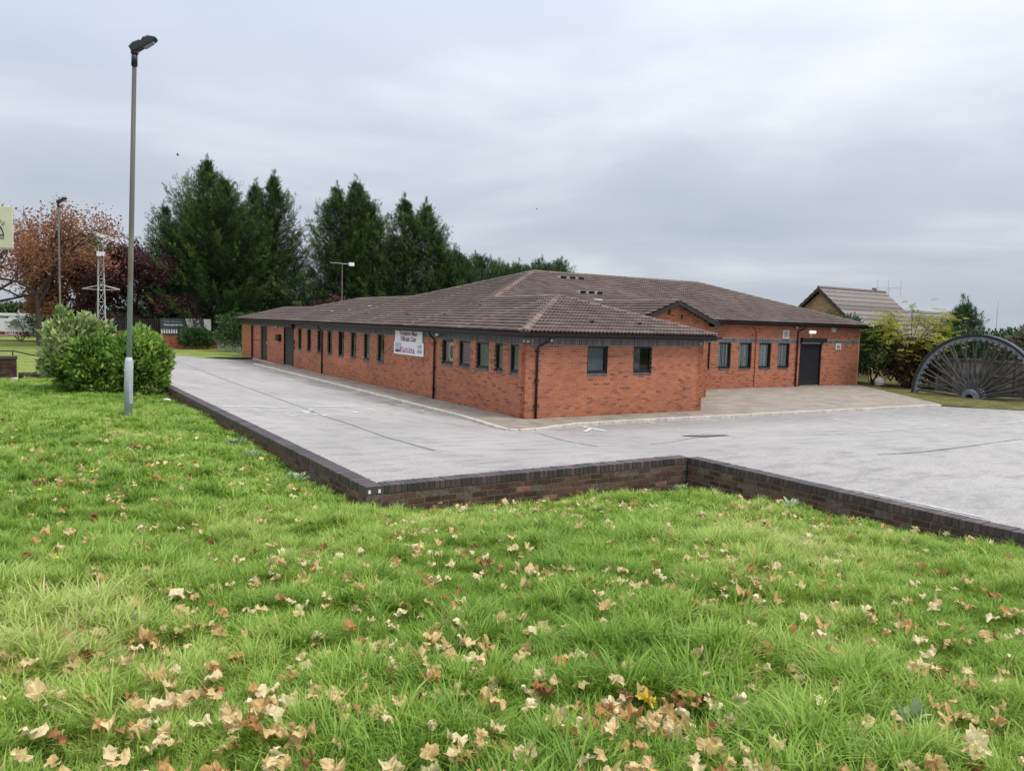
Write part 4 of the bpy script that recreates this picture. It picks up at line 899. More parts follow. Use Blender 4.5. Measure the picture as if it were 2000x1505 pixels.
# lattice mast
lm = thing('lattice_mast', (-8.2, 49, 0), 'pale steel lattice mast with cross arms and floodlight by the copper tree', 'mast')
mb = MB(); h = 8.0; wb, wt = 0.30, 0.17
cn = lambda z: [Vector((-8.2+sx*lerp(wb, wt, z/h), 49+sy*lerp(wb, wt, z/h), z)) for sx, sy in ((-1,-1),(1,-1),(1,1),(-1,1))]
for k in range(4): mb.tube([cn(0)[k], cn(h)[k]], 0.04, 5)
mb.build('legs', M['pale_metal'], lm); br = MB(); zs_ = [i*0.9 for i in range(9)]
for a, b in zip(zs_[:-1], zs_[1:]):
    for k in range(4): br.tube([cn(a)[k], cn(b)[(k+1) % 4]], 0.022, 4); br.tube([cn(b)[k], cn(b)[(k+1) % 4]], 0.022, 4)
br.build('bracing', M['pale_metal'], lm)
ar = MB()
for s_ in (-1, 1): ar.tube([(-8.2, 49, 4.95), (-8.2+s_*1.25, 49-s_*0.75, 4.6)], 0.05, 5); ar.tube([(-8.2, 49, 4.55), (-8.2+s_*1.25, 49-s_*0.75, 4.6)], 0.03, 4)
ar.build('cross_arm', M['pale_metal'], lm)
MB().box((-8.5, 48.7, 7.15), (-7.9, 48.9, 7.5)).build('plate', M['white'], lm); MB().obox((-8.6, 48.7, 8.75), (1.25, -0.5, -0.45), (0.1, 0.3, 0), (0, 0, 0.25)).build('flood_light', M['white'], lm)
MB().tube([(-8.2, 49, 8.0), (-8.2, 49, 8.75)], 0.04, 6).build('stem', M['tan_metal'], lm)

# cream sign board at the left edge
cs = thing('sign_board', (-13.75, 4.55, 0.5), 'cream sign board on posts with wheel emblem, above the left hand lawn', 'sign')
X = Vector((math.cos(YAW*0.8), -math.sin(YAW*0.8), 0)); R0 = Vector((-13.08, 4.53, 4.47)); W_ = 1.5; N = Vector((X.y, -X.x, 0))
MB().obox(R0-X*W_, X*W_, -N*0.05, (0, 0, 1.07)).build('panel', M['cream'], cs, bevel=0.01)
MB().obox(R0-X*W_-Vector((0, 0, 0.03))+N*0.01, X*W_, -N*0.07, (0, 0, 0.028)).build('lower_rail', M['tan_metal'], cs)
po = MB()
for s_ in (0.2, 1.25): po.tube([R0-X*W_+X*s_-N*0.09+Vector((0, 0, 0.9)), R0-X*W_+X*s_-N*0.09-Vector((0, 0, R0.z-0.45))], 0.05, 8) if s_ < 1 else None
po.build('post', M['tan_metal'], cs)
em = MB(); n = 24; cc = R0-X*0.75+Vector((0, 0, 0.30))+N*0.004; Zv = Vector((0, 0, 1)); rr = 0.545
def arc(r0, r1, a0=0, a1=PI, n=28):
    V = []; 
    for i in range(n+1): an = lerp(a0, a1, i/n); V += [cc+X*r0*math.cos(an)+Zv*r0*math.sin(an)*0.9, cc+X*r1*math.cos(an)+Zv*r1*math.sin(an)*0.9]
    return V, [(2*i, 2*i+1, 2*i+3, 2*i+2) for i in range(n)]
em.add(*arc(rr, rr-0.03))
for an in np.linspace(0.08, PI-0.08, 9):
    d = X*math.cos(an)+Zv*math.sin(an)*0.9; pn = Vector((0, 0, 1)).cross(N); pp = d.cross(N).normalized()*0.010; em.add([cc+d*0.08-pp, cc+d*(rr-0.02)-pp, cc+d*(rr-0.02)+pp, cc+d*0.08+pp], [(0, 1, 2, 3)])
em.add([cc-X*rr-Zv*0.07, cc+X*rr-Zv*0.07, cc+X*rr-Zv*0.045, cc-X*rr-Zv*0.045], [(0, 1, 2, 3)]); em.add([cc-X*rr-Zv*0.012, cc+X*rr-Zv*0.012, cc+X*rr+Zv*0.008, cc-X*rr+Zv*0.008], [(0, 1, 2, 3)])
em.build('wheel_emblem', M['ink'], cs)
M['sage'] = mat('sage', (0.28, 0.30, 0.17), 0.6, 0.3)
for i, ch in enumerate('Club'):
    an = math.radians(62-i*9.5); d = X*math.cos(an)+Zv*math.sin(an)*0.9; tx = (X*math.sin(an)-Zv*math.cos(an)*0.9).normalized()
    text_mesh(ch, 0.15, M['sage'], cs, cc+d*(rr+0.10), tx, N.cross(tx)*1.0 if N.cross(tx).dot(d) > 0 else -N.cross(tx), bold=0.004)

# white advertising board on the far brick wall, left
ab_ = thing('advert_board', (-14.5, 60, 0.2), 'white advertising board with red strip behind the maple trunk', 'sign')
A = Vector((-15.5, 61.6, 0.45)); B = Vector((-11.6, 60.5, 0.45)); X = (B-A).normalized(); W_ = (B-A).length; N = Vector((X.y, -X.x, 0)); Zv = Vector((0, 0, 1)); Hb = 2.05
MB().obox(A, X*W_, -N*0.06, Zv*Hb).build('panel', M['white'], ab_); MB().obox(A+N*0.006, X*W_, -N*0.004, Zv*0.42).build('red_strip', M['red_band'], ab_)
MB().obox(A-N*0.062+Vector((0, 0, -0.75)), X*0.1, -N*0.1, Zv*2.6).obox(A-N*0.062+X*(W_-0.1)+Vector((0, 0, -0.75)), X*0.1, -N*0.1, Zv*2.6).build('post', M['rust_pole'], ab_)
text_mesh('CALL IN TODAY', 0.27, M['white'], ab_, A+N*0.01+X*W_*0.5+Zv*0.28, X, Zv, sx=1.45, bold=0.008)
text_mesh('mw', 0.42, M['ink'], ab_, A+N*0.004+X*0.5+Zv*1.72, X, Zv, sx=1.3, bold=0.02, shear=0.3)
text_mesh('ON ALL', 0.2, M['ink'], ab_, A+N*0.004+X*1.55+Zv*1.33, X, Zv, sx=1.2, bold=0.006)
ln_ = MB()
for (x0, x1, z, hh) in ((0.95, 3.3, 1.73, 0.07), (0.6, 2.2, 1.17, 0.12), (0.7, 2.0, 1.0, 0.04), (0.6, 2.0, 0.88, 0.04), (1.1, 2.0, 0.76, 0.04), (0.6, 2.1, 0.62, 0.03)): ln_.obox(A+N*0.005+X*x0+Zv*z, X*(x1-x0), -N*0.003, Zv*hh)
ln_.build('print_lines', M['grey_ink'], ab_); l2 = MB().obox(A+N*0.0095+X*0.15+Zv*0.08, X*3.0, -N*0.003, Zv*0.055); l2.build('print_line', M['white'], ab_)
# far boundary wall with railings and dark banner
def plain_brick_wall(name, label, a, b, z0, h, parent=None):
    A = Vector((*a, 0)); B = Vector((*b, 0)); X = (B-A).normalized(); L_ = (B-A).length; N = Vector((X.y, -X.x, 0)); t = thing(name, (a[0], a[1], z0), label, 'wall')
    MB().obox(A+Vector((0, 0, z0-0.3))-N*0.008, X*L_, -N*0.2, (0, 0, h+0.29)).build('mortar_core', M['wall_mortar'], t)
    bb_ = MB(); n = int(h/0.075)
    lay_bricks(bb_, A, X, 0, L_, z0, n, [], tonef=lambda: random.uniform(0.0, 0.7)); o_ = bb_.build('brickwork', M['brick'] if h < 1.2 else M['wall_brick'], t); o_['kind'] = 'stuff'
    return t
bw = plain_brick_wall('boundary_wall', 'low red brick boundary wall beyond the end of the drive', (-9.0, 48.6), (0.6, 49.9), 0.0, 1.15)
pwA = Vector((-9.0, 48.72, 0)); pX = (Vector((0.6, 50.0, 0))-pwA).normalized()
rl = MB(); 
for i in range(64): rl.obox(pwA+pX*(0.05+i*0.15)+Vector((0, 0.02, 1.1)), pX*0.07, (0, 0.01, 0), (0, 0, 1.3))
rl.build('palisade', M['black_wood'], bw)
bn = thing('banner', (-2.8, 49.3, 1.3), 'dark grey banner with pale figures on the railings behind the round laurel', 'banner')
A = Vector((-3.95, 49.18, 1.22)); N = Vector((pX.y, -pX.x, 0)); Zv = Vector((0, 0, 1)); W_ = 4.05; Hb = 1.25
MB().obox(A, pX*W_, -N*0.02, Zv*Hb).build('panel', M['banner'], bn)
MB().add([A+N*0.004+pX*1.95+Zv*Hb, A+N*0.004+pX*2.2+Zv*0.45, A+N*0.004+pX*3.2+Zv*0.5, A+N*0.004+pX*3.05+Zv*Hb], [(3, 2, 1, 0)]).add([A+N*0.004+pX*3.45+Zv*Hb, A+N*0.004+pX*3.5+Zv*0.3, A+N*0.004+pX*W_+Zv*0.25, A+N*0.004+pX*W_+Zv*Hb], [(0, 1, 2, 3)]).build('pale_print', M['plastic'], bn)
fg = MB()
for i in range(7): 
    x = 0.05+i*0.19; fg.add([A+N*0.005+pX*(x+a)+Zv*b for a, b in ((0, 0), (0.13, 0), (0.12, 0.22), (0.09, 0.36), (0.04, 0.36), (0.01, 0.22))], [tuple(range(6))])
fg.build('figure_print', M['plastic'], bn); text_mesh('Come join the fun', 0.20, M['white'], bn, A+N*0.005+pX*1.0+Zv*0.72, pX, Zv, bold=0.004)
MB().obox(A+N*0.006+pX*0.3+Zv*0.95, pX*1.4, -N*0.003, Zv*0.06).build('print_line', M['grey_ink'], bn)
# brick pier, handrail and steps at the left edge
pi_ = thing('brick_pier', (-13.6, 13.4, 0.3), 'dark brick pier with coping at the left edge of the lawn', 'pier')
A = (-15.2, 13.55); MB().box((-15.2, 13.43, -0.2), (-13.24, 13.9, 1.08)).build('mortar_core', M['wall_mortar'], pi_)
bb_ = MB(); lay_bricks(bb_, (-15.2, 13.42, 0), (1, 0, 0), 0, 1.97, 0.05, 14, [], tonef=lambda: random.uniform(0.0, 0.6)); lay_bricks(bb_, (-13.23, 13.42, 0), (0, 1, 0), 0, 0.48, 0.05, 14, [], tonef=lambda: random.uniform(0.0, 0.6)); o_ = bb_.build('brickwork', M['wall_brick'], pi_); o_['kind'] = 'stuff'
MB().box((-15.2, 13.38, 1.09), (-13.2, 13.95, 1.20)).build('coping', M['coping'], pi_, bevel=0.01)
hr = thing('handrail', (-13.4, 13.8, 0.3), 'thin dark handrail sloping down beside the brick pier', 'handrail')
MB().tube([(-15.5, 14.2, 1.36), (-13.3, 14.2, 1.34), (-11.6, 14.2, 0.92)], 0.025, 8).build('rail', M['black'], hr); MB().tube([(-13.35, 14.2, 1.33), (-13.35, 14.2, 0.0)], 0.022, 8).tube([(-11.7, 14.2, 0.94), (-11.7, 14.2, 0.0)], 0.022, 8).build('post', M['black'], hr)
lw = thing('low_wall', (-12.4, 14.5, 0.2), 'low dark brick wall between the pier and the big shrub', 'wall')
MB().box((-13.2, 14.45, -0.2), (-9.4, 14.7, 0.42)).build('mortar_core', M['wall_brick'], lw); cp_ = MB(); x = -13.2
while x < -9.45: cp_.box((x, 14.42, 0.425), (x+0.21, 14.73, 0.53), random.random()); x += 0.22
cp_.build('coping', M['coping'], lw)
sbk = thing('concrete_block', (-13.3, 10.9, LZ(-13.3, 10.9)), 'pale concrete block lying at the foot of the brick pier', 'block'); zb = LZ(-13.3, 10.9)
mb = MB(); mb.obox((-13.35, 10.8, zb-0.05), (0.16, -0.05, 0.01), (0.05, 0.14, 0), (0, 0.01, 0.22)); mb.build('body', M['kerb'], sbk, bevel=0.015)

# ------------------------------------------------------------------ foliage tools
def frames(D, roll):
    D = D/np.linalg.norm(D, axis=1, keepdims=True); up_ = np.where(np.abs(D[:, 2:3]) < 0.9, np.array([[0, 0, 1.]]), np.array([[1., 0, 0]]))
    A = np.cross(up_, D); A /= np.linalg.norm(A, axis=1, keepdims=True); B = np.cross(D, A)
    c, s = np.cos(roll)[:, None], np.sin(roll)[:, None]
    return D, A*c+B*s, B*c-A*s
def scatter(name, tmpl, P, D, scale, roll, tone, material, parent):
    TV_, TF_ = tmpl; n = len(P); X, Y, Z = frames(np.asarray(D, float), np.asarray(roll, float)); sc = np.asarray(scale, float)[:, None, None]
    V = (TV_[None, :, 0:1]*X[:, None] + TV_[None, :, 1:2]*Y[:, None] + TV_[None, :, 2:3]*Z[:, None])*sc + np.asarray(P)[:, None]
    F = (TF_[None] + (np.arange(n)*len(TV_))[:, None, None]).reshape(-1, TF_.shape[1])
    return mk(name, npmesh(name, V.reshape(-1, 3), F, np.repeat(np.clip(tone, 0, 1), len(TV_))), material, parent)
# a flat feathery spray: axis along x
def spray_tmpl(n=6):
    V = []; F = []
    def leaf(x0, y0, x1, y1, wd, dz):
        b = len(V); d = np.array([x1-x0, y1-y0]); l = np.linalg.norm(d); p = np.array([-d[1], d[0]])/l*wd
        V.extend([(x0, y0, 0), (lerp(x0, x1, .45)+p[0], lerp(y0, y1, .45)+p[1], dz), (x1, y1, dz*1.6), (lerp(x0, x1, .45)-p[0], lerp(y0, y1, .45)-p[1], dz)]); F.append((b, b+1, b+2, b+3))
    leaf(0, 0, 1.0, 0, 0.030, 0.0)
    for i in range(n):
        t = 0.12+0.72*i/(n-1); l = 0.46*(1-t)+0.12
        for s_ in (-1, 1): leaf(t, 0, t+l*0.85, s_*l*0.55, 0.032, -0.04)
    return np.array(V, float), np.array(F)
SPRAY = spray_tmpl()
LEAF = (np.array([(0, 0, 0), (0.45, 0.24, 0.05), (1, 0, -0.08), (0.45, -0.24, 0.05), (0.45, 0, -0.02)], float), np.array([(0, 4, 1), (1, 4, 2), (2, 4, 3), (3, 4, 0)]))
ROUND = (np.array([(0, 0, 0), (0.35, 0.34, 0.06), (0.8, 0.22, 0), (1, 0, -0.05), (0.8, -0.22, 0), (0.35, -0.34, 0.06)], float), np.array([(0, 1, 2, 3), (0, 3, 4, 5)]))
FRAG = (np.array([(0, 0, 0), (0.5, 0.2, 0.04), (1, 0, 0), (0.5, -0.2, 0.04)], float), np.array([(0, 1, 2, 3)]))
PINN = []
def pinnate():
    V = []; F = []
    for i in range(6):
        t = 0.12+i*0.15
        for s_ in (-1, 1):
            b = len(V); V.extend([(t, 0, 0), (t+0.10, s_*0.16, 0.02), (t+0.14, s_*0.34, -0.03), (t+0.02, s_*0.2, 0.02)]); F.append((b, b+1, b+2, b+3))
    b = len(V); V.extend([(0.95, 0, 0), (1.05, 0.06, 0), (1.2, 0, -0.02), (1.05, -0.06, 0)]); F.append((b, b+1, b+2, b+3))
    return np.array(V, float), np.array(F)
PINN = pinnate()

TWIG = (lambda q: (np.array(q[0], float), np.array(q[1])))((
    [(0, 0.018, 0), (0, -0.018, 0), (1.0, 0, 0.02), (0.18, 0.01, 0), (0.24, -0.02, 0), (0.72, 0.34, -0.05), (0.18, -0.01, 0), (0.24, 0.02, 0), (0.72, -0.34, -0.05), (0.45, 0.0, 0), (0.52, -0.02, 0), (0.92, 0.22, -0.03), (0.45, 0.0, 0), (0.52, 0.02, 0), (0.92, -0.22, -0.03), (0.5, -0.06, 0.02), (0.5, 0.06, 0.02), (0.9, 0, 0.05)],
    [(0, 1, 2), (3, 4, 5), (6, 8, 7), (9, 10, 11), (12, 14, 13), (15, 17, 16)]))
def conifer(base, h, R, label, group, seed, leaders=1, mat_='conifer', n=360, power=0.95, skirt=0.02, density=1.0):
    """plume-shaped branches: each one a dark core running out to a thin feathery upturned tip"""
    rg = np.random.default_rng(seed); base = np.array(base, float); t = thing('conifer_tree', tuple(base), label, 'tree', group)
    MB().tube([tuple(base-[0, 0, .3]), tuple(base+[0.1, 0, h*0.5]), tuple(base+[0, 0.05, h*0.92])], [0.03*h*0.8, 0.017*h, 0.012], 8).build('trunk', M['bark'], t)
    LD = [(0.0, 0.0, 1.0)]
    for k in range(leaders-1):
        a_ = 2*PI*(k+0.3*rg.random())/max(1, leaders-1)+seed; rr_ = rg.uniform(0.16, 0.40)*R; LD.append((math.cos(a_)*rr_, math.sin(a_)*rr_, rg.uniform(.82, .98)))
    Ps = []; Ds = []; Sc = []; Tn = []; nb = int(n*leaders**0.6*0.62)
    for b in range(nb):
        lx, ly, lh = LD[rg.integers(len(LD))]; tt = skirt+(1-skirt)*rg.random()**0.9; hh = h*lh*tt
        env = R*(1.0 if leaders == 1 else 0.80)*(1-tt)**power*(0.60+0.62*rg.random()) + 0.25
        if tt < 0.12: env *= 0.75+2*tt
        if tt > 0.85: env *= 0.7
        az = rg.random()*2*PI; el = lerp(-0.02, 1.0, tt**1.2)+rg.normal()*0.10; d = np.array([math.cos(az)*math.cos(el), math.sin(az)*math.cos(el), math.sin(el)])
        o = base+np.array([lx*min(1, 0.35+tt), ly*min(1, 0.35+tt), hh-env*math.sin(el)*0.7]); L_ = min(env/max(0.35, math.cos(el)), env*1.6)
        m = max(14, int((10+L_*15)*density)); f = 0.22+0.86*rg.random(m)**0.75
        wd = 0.10+0.34*np.clip(1.05-f, 0, 1)*min(1.6, L_*0.55); side = rg.normal(size=(m, 3))*wd[:, None]*np.array([1, 1, 0.55])
        bend = np.array([0, 0, 1.0])*(0.22*L_*f[:, None]**2.5)          # tips turn up
        p = o+d*L_*f[:, None]+bend+side; dd = d+rg.normal(size=(m, 3))*0.5+np.array([0, 0, 1.0])*(0.1+0.55*f[:, None])
        Ps.append(p); Ds.append(dd); Sc.append(rg.uniform(0.30, 0.62, m)*(1.15-0.3*f)); sh = rg.normal()*0.12
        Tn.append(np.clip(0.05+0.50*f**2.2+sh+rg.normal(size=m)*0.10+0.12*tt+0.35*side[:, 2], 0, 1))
    for lx, ly, lh in LD:      # leading shoots
        k = 44; q = rg.random(k)**1.2; P_ = np.stack([base[0]+lx+rg.normal(size=k)*(0.03+0.30*q), base[1]+ly+rg.normal(size=k)*(0.03+0.30*q), base[2]+h*lh+0.75-3.0*q], -1); Ps.append(P_); Ds.append(np.array([[0, 0, 1.0]])+rg.normal(size=(k, 3))*0.30); Sc.append(np.full(k, 0.5)); Tn.append(np.full(k, 0.45))
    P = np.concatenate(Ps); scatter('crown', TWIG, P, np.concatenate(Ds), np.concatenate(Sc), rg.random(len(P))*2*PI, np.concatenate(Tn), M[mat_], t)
    return t
CG = 'tall conifers behind the building'
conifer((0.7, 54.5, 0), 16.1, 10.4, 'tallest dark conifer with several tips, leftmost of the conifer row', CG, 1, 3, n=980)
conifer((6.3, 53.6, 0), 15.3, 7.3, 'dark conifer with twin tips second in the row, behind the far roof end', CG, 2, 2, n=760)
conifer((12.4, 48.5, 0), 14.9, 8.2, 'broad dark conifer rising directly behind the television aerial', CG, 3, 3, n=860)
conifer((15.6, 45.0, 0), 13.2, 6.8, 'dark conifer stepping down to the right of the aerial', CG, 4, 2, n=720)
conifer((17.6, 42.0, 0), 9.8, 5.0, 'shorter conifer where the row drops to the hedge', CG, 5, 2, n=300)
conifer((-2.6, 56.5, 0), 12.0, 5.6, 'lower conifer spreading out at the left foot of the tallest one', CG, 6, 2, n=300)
HG = 'clipped conifers along the back boundary'
for i, (x, y, hh) in enumerate(((19.6, 42.0, 8.3), (22.0, 43.2, 8.4), (24.6, 43.4, 8.0), (27.0, 43.6, 8.1), (29.6, 43.6, 8.5), (31.6, 43.2, 8.6))):
    conifer((x, y, 0), hh, 2.9, ['low bushy conifer of the back row, nearest the tall conifers', 'low bushy conifer, second of the back row over the roof', 'low bushy conifer, third of the back row over the roof', 'low bushy conifer, fourth of the back row over the roof', 'low bushy conifer, last but one before the open sky', 'low bushy conifer ending the back row above the main roof'][i], HG, 20+i, 3, 'hedge_leaf', n=330, power=0.42)

def branchy(base, h, seed, label, leafmat, tmpl, nleaf, spread, leafsize, name, cat='tree', trunk_r=0.16, group=None, first=0.25, bark='bark', depth=4, levels=None, top_sparse=0.0):
    rg = np.random.default_rng(seed); t = thing(name, base, label, cat, group); mb = MB(); ends = []
    def grow(p, d, L_, r, k):
        q = p+d*L_*0.5+rg.normal(size=3)*L_*0.05; e_ = p+d*L_+rg.normal(size=3)*L_*0.06
        mb.tube([tuple(p), tuple(q), tuple(e_)], [r, r*0.85, r*0.68], 6 if k < 2 else 4, cap=False)
        if k >= 2: ends.append((q, d, k)); 
        if k >= depth: ends.append((e_, d, k)); return
        for j in range(3 if k < 3 else 2):
            dd = d+rg.normal(size=3)*spread*np.array([1, 1, 0.55])+np.array([0, 0, 0.12]); dd /= np.linalg.norm(dd); grow(e_ if j else lerp(q, e_, 0.6), dd, L_*rg.uniform(0.62, 0.86), r*0.62, k+1)
    grow(np.array(base, float), np.array([0.03, 0, 1.0]), h*first, trunk_r, 0)
    mb.build('trunk', M[bark], t, smooth=True)
    idx = rg.integers(len(ends), size=nleaf); P = np.array([ends[i][0] for i in idx])+rg.normal(size=(nleaf, 3))*h*0.036; D = rg.normal(size=(nleaf, 3))+np.array([0, 0, -0.2])
    zf = (P[:, 2]-base[2])/h
    if top_sparse: keep = rg.random(nleaf) > top_sparse*np.clip((zf-0.55)/0.3, 0, 1); P, D, zf = P[keep], D[keep], zf[keep]
    nl = len(P); cl = np.sin(P[:, 0]*1.1+seed)*np.cos(P[:, 1]*0.9)*np.sin(P[:, 2]*1.3+1)
    scatter('crown', tmpl, P, D, rg.uniform(0.7, 1.3, nl)*leafsize, rg.random(nl)*2*PI, 0.5+0.28*cl+rg.normal(size=nl)*0.2, M[leafmat], t); return t
branchy((-12.4, 50.2, 0.0), 13.2, 31, 'orange and rust leaved maple with bare upper twigs at the left', 'maple', ROUND, 9500, 0.60, 0.20, 'maple_tree', trunk_r=0.24, first=0.30, depth=6, top_sparse=0.8)
branchy((-16.4, 52.0, 0.0), 12.6, 32, 'orange maple half out of frame behind the cream sign board', 'maple', ROUND, 9000, 0.62, 0.19, 'maple_tree', trunk_r=0.2, first=0.30, depth=6, top_sparse=0.8)
branchy((-9.0, 56.0, 0.0), 11.4, 37, 'rust red tree between the far lamp post and the lattice mast', 'maple', ROUND, 14000, 0.66, 0.20, 'maple_tree', trunk_r=0.2, first=0.21, depth=6)
branchy((-5.4, 53.5, 0.0), 10.6, 33, 'dark purple copper beech behind the near lamp post', 'copper', ROUND, 20000, 0.66, 0.20, 'copper_beech', trunk_r=0.2, first=0.235, depth=5)
branchy((-2.6, 52.5, 0.0), 8.6, 36, 'small purple leaved tree against the tallest conifer', 'copper', ROUND, 13000, 0.62, 0.20, 'copper_beech', trunk_r=0.15, first=0.2, depth=5)
branchy((9.3, 44.5, 0.0), 7.0, 39, 'dark purple shrub under the conifers beside the aerial', 'copper', ROUND, 6000, 0.6, 0.22, 'copper_beech', trunk_r=0.14, first=0.2, depth=5)
branchy((-9.2, 69, 0.0), 12.6, 34, 'green leafed tree rising behind the rust red tree', 'olive_leaf', ROUND, 12000, 0.6, 0.28, 'ash_tree', trunk_r=0.25, first=0.25, depth=5)

def bush(base, rx, ry, rz, n, leafmat, tmpl, size, seed, label, name='shrub', lump=0.18, group=None, updir=0.6, inner=0.5, zc=None):
    rg = np.random.default_rng(seed); t = thing(name, base, label, 'shrub', group); base = np.array(base, float)
    d = rg.normal(size=(n, 3)); d /= np.linalg.norm(d, axis=1, keepdims=True); d[:, 2] = np.where(d[:, 2] < -0.75, -d[:, 2], d[:, 2])
    lum = 1+lump*(np.sin(d[:, 0]*5+seed)*np.cos(d[:, 1]*6+seed*2)+np.sin(d[:, 2]*7+seed*3)*np.cos(d[:, 0]*8))
    r = (inner+(1-inner)*rg.random(n)**0.5)*lum; P = base+np.array([0, 0, rz if zc is None else zc])+d*r[:, None]*np.array([rx, ry, rz]); P[:, 2] = np.maximum(P[:, 2], base[2]+0.02+0.1*rg.random(n))
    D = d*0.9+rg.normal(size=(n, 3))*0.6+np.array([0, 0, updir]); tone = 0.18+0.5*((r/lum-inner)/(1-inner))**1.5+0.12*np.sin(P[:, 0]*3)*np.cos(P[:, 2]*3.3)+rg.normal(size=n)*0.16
    st = MB()
    for k in range(9):
        a = rg.random()*2*PI; e_ = base+np.array([math.cos(a)*rx*0.6, math.sin(a)*ry*0.6, rz*1.3]); m_ = base+np.array([math.cos(a)*rx*0.2, math.sin(a)*ry*0.2, rz*0.5]); st.tube([tuple(base+rg.normal(size=3)*0.06), tuple(m_), tuple(e_)], [0.03, 0.02, 0.008], 5, cap=False)
    st.build('stems', M['bark'], t)
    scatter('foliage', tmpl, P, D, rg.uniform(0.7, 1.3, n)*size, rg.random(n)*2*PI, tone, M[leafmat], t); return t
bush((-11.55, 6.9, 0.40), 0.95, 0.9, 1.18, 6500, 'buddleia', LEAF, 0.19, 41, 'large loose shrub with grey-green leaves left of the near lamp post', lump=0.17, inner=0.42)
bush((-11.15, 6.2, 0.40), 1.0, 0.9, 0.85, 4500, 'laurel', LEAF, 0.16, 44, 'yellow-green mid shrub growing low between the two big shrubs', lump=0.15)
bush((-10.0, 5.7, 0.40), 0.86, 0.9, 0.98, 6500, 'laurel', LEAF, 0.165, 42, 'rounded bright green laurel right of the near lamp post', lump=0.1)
bush((-1.5, 47.2, 0.0), 1.35, 1.1, 0.85, 4200, 'laurel_dark', LEAF, 0.2, 43, 'small round dark laurel on the strip of lawn beyond the drive', lump=0.1)
bush((1.3, 43, 0.0), 2.2, 1.8, 1.5, 4000, 'laurel_dark', LEAF, 0.2, 45, 'dark undergrowth beyond the far end of the building', lump=0.2)
bush((-6.5, 51, 0.0), 3.0, 1.0, 1.3, 4000, 'copper', LEAF, 0.2, 46, 'dark purple undergrowth behind the boundary wall', lump=0.2)
bush((-8.0, 61.0, 0.0), 6.0, 1.5, 1.5, 9000, 'laurel_dark', LEAF, 0.28, 48, 'dark undergrowth under the purple and rust trees', lump=0.15)
bush((-13.8, 63.5, 0.0), 4.5, 1.5, 1.7, 7000, 'laurel_dark', LEAF, 0.25, 47, 'dark hedge behind the white advertising board', lump=0.15)

# ------------------------------------------------------------------ right hand side
# fence, boards along v at u = 28.1
fe = thing('timber_fence', (28.1, 0, 0), 'weathered grey timber fence behind the half wheel', 'fence')
bd = []
for i in range(5):
    t = i/4; me_ = MB().box((0, 0, 0), (0.02, 0.122, 1.0), t); me_ = mesh('board', me_.V, me_.F, me_.T); me_.materials.append(M['fence']); bd.append(me_)
v = 3.2
while v > -9.5:
    o = bpy.data.objects.new('board', random.choice(bd)); COL.objects.link(o); zz_ = S(28.1, v); o.location = (28.12+random.uniform(0, 0.01), v, zz_-0.05); o.scale = (1, random.uniform(0.92, 1.0), 1.92+random.uniform(-0.04, 0.03)); o.rotation_euler = (random.uniform(-.012, .012), 0, 0); adopt(o, fe); v -= 0.126
for i in range(6):
    v = 3.2-i*2.5; zz_ = S(28.1, v); MB().box((28.0, v-0.06, zz_-0.2), (28.10, v+0.06, zz_+1.98), random.random()).build('post', M['fence'], fe)
for zr in (0.35, 1.0, 1.72):
    r_ = MB()
    for i in range(5): v0 = 3.14-i*2.5; r_.obox((28.06, v0, S(28.1, v0)+zr), (0.05, 0, 0), (0, -2.38, S(28.1, v0-2.38)-S(28.1, v0)), (0, 0, 0.09), random.random())
    r_.build('rail', M['fence'], fe)
# half winding wheel
ww = thing('winding_wheel', (25.3, -0.15, 0), 'dark grey half colliery winding wheel with spokes set in the grass', 'wheel')
HC = Vector((25.3, -0.15, -0.02)); RW = 3.02
def half_ring(prof, n=64, a0=-0.02, a1=PI+0.02):
    V = []; k = len(prof); F = []
    for i in range(n+1):
        an = lerp(a0, a1, i/n); d_ = Vector((0, -math.cos(an), math.sin(an)))
        for (r, x) in prof: V.append(HC+d_*r+Vector((x, 0, 0)))
    for i in range(n):
        for j in range(k): F.append((i*k+j, i*k+(j+1) % k, (i+1)*k+(j+1) % k, (i+1)*k+j))
    F += [tuple(range(k))[::-1], tuple(n*k+j for j in range(k))]; return V, F
# groove rim: two flanges with a channel between, web and inner flange
MB().add(*half_ring([(RW, -0.15), (RW, -0.12), (RW-0.13, -0.04), (RW-0.13, 0.04), (RW, 0.12), (RW, 0.15), (RW-0.15, 0.08), (RW-0.20, 0.08), (RW-0.20, -0.08), (RW-0.15, -0.08)])).build('rim', M['wheel'], ww, smooth=False)
MB().add(*half_ring([(RW-0.02, -0.165), (RW-0.02, -0.15), (RW-0.12, -0.105), (RW-0.13, -0.115)])).build('rim_flange', M['wheel_shade'], ww)  # shadow on the outer flange put in as a darker colour
MB().add(*half_ring([(RW-0.25, -0.07), (RW-0.202, -0.07), (RW-0.202, 0.07), (RW-0.25, 0.07)])).build('inner_rim', M['wheel'], ww)
ns = 29
for i in range(ns):
    an = PI*(i+0.5)/ns
    for s_ in ((-1, 1)[i % 2],):
        d_ = Vector((0, -math.cos(an), math.sin(an)))
        MB().tube([HC+d_*0.42+Vector((s_*0.30, 0, 0)), HC+d_*(RW-0.24)+Vector((s_*0.05, 0, 0))], [0.050, 0.042], 7).build('spoke', M['spoke'], ww)
    d_ = Vector((0, -math.cos(an), math.sin(an))); tg = Vector((0, math.sin(an), math.cos(an)))
    MB().obox(HC+d_*(RW-0.34)-tg*0.075+Vector((-0.11, 0, 0)), tg*0.15, d_*0.15, (0.22, 0, 0)).build('spoke_socket', M['wheel'], ww, bevel=0.02)
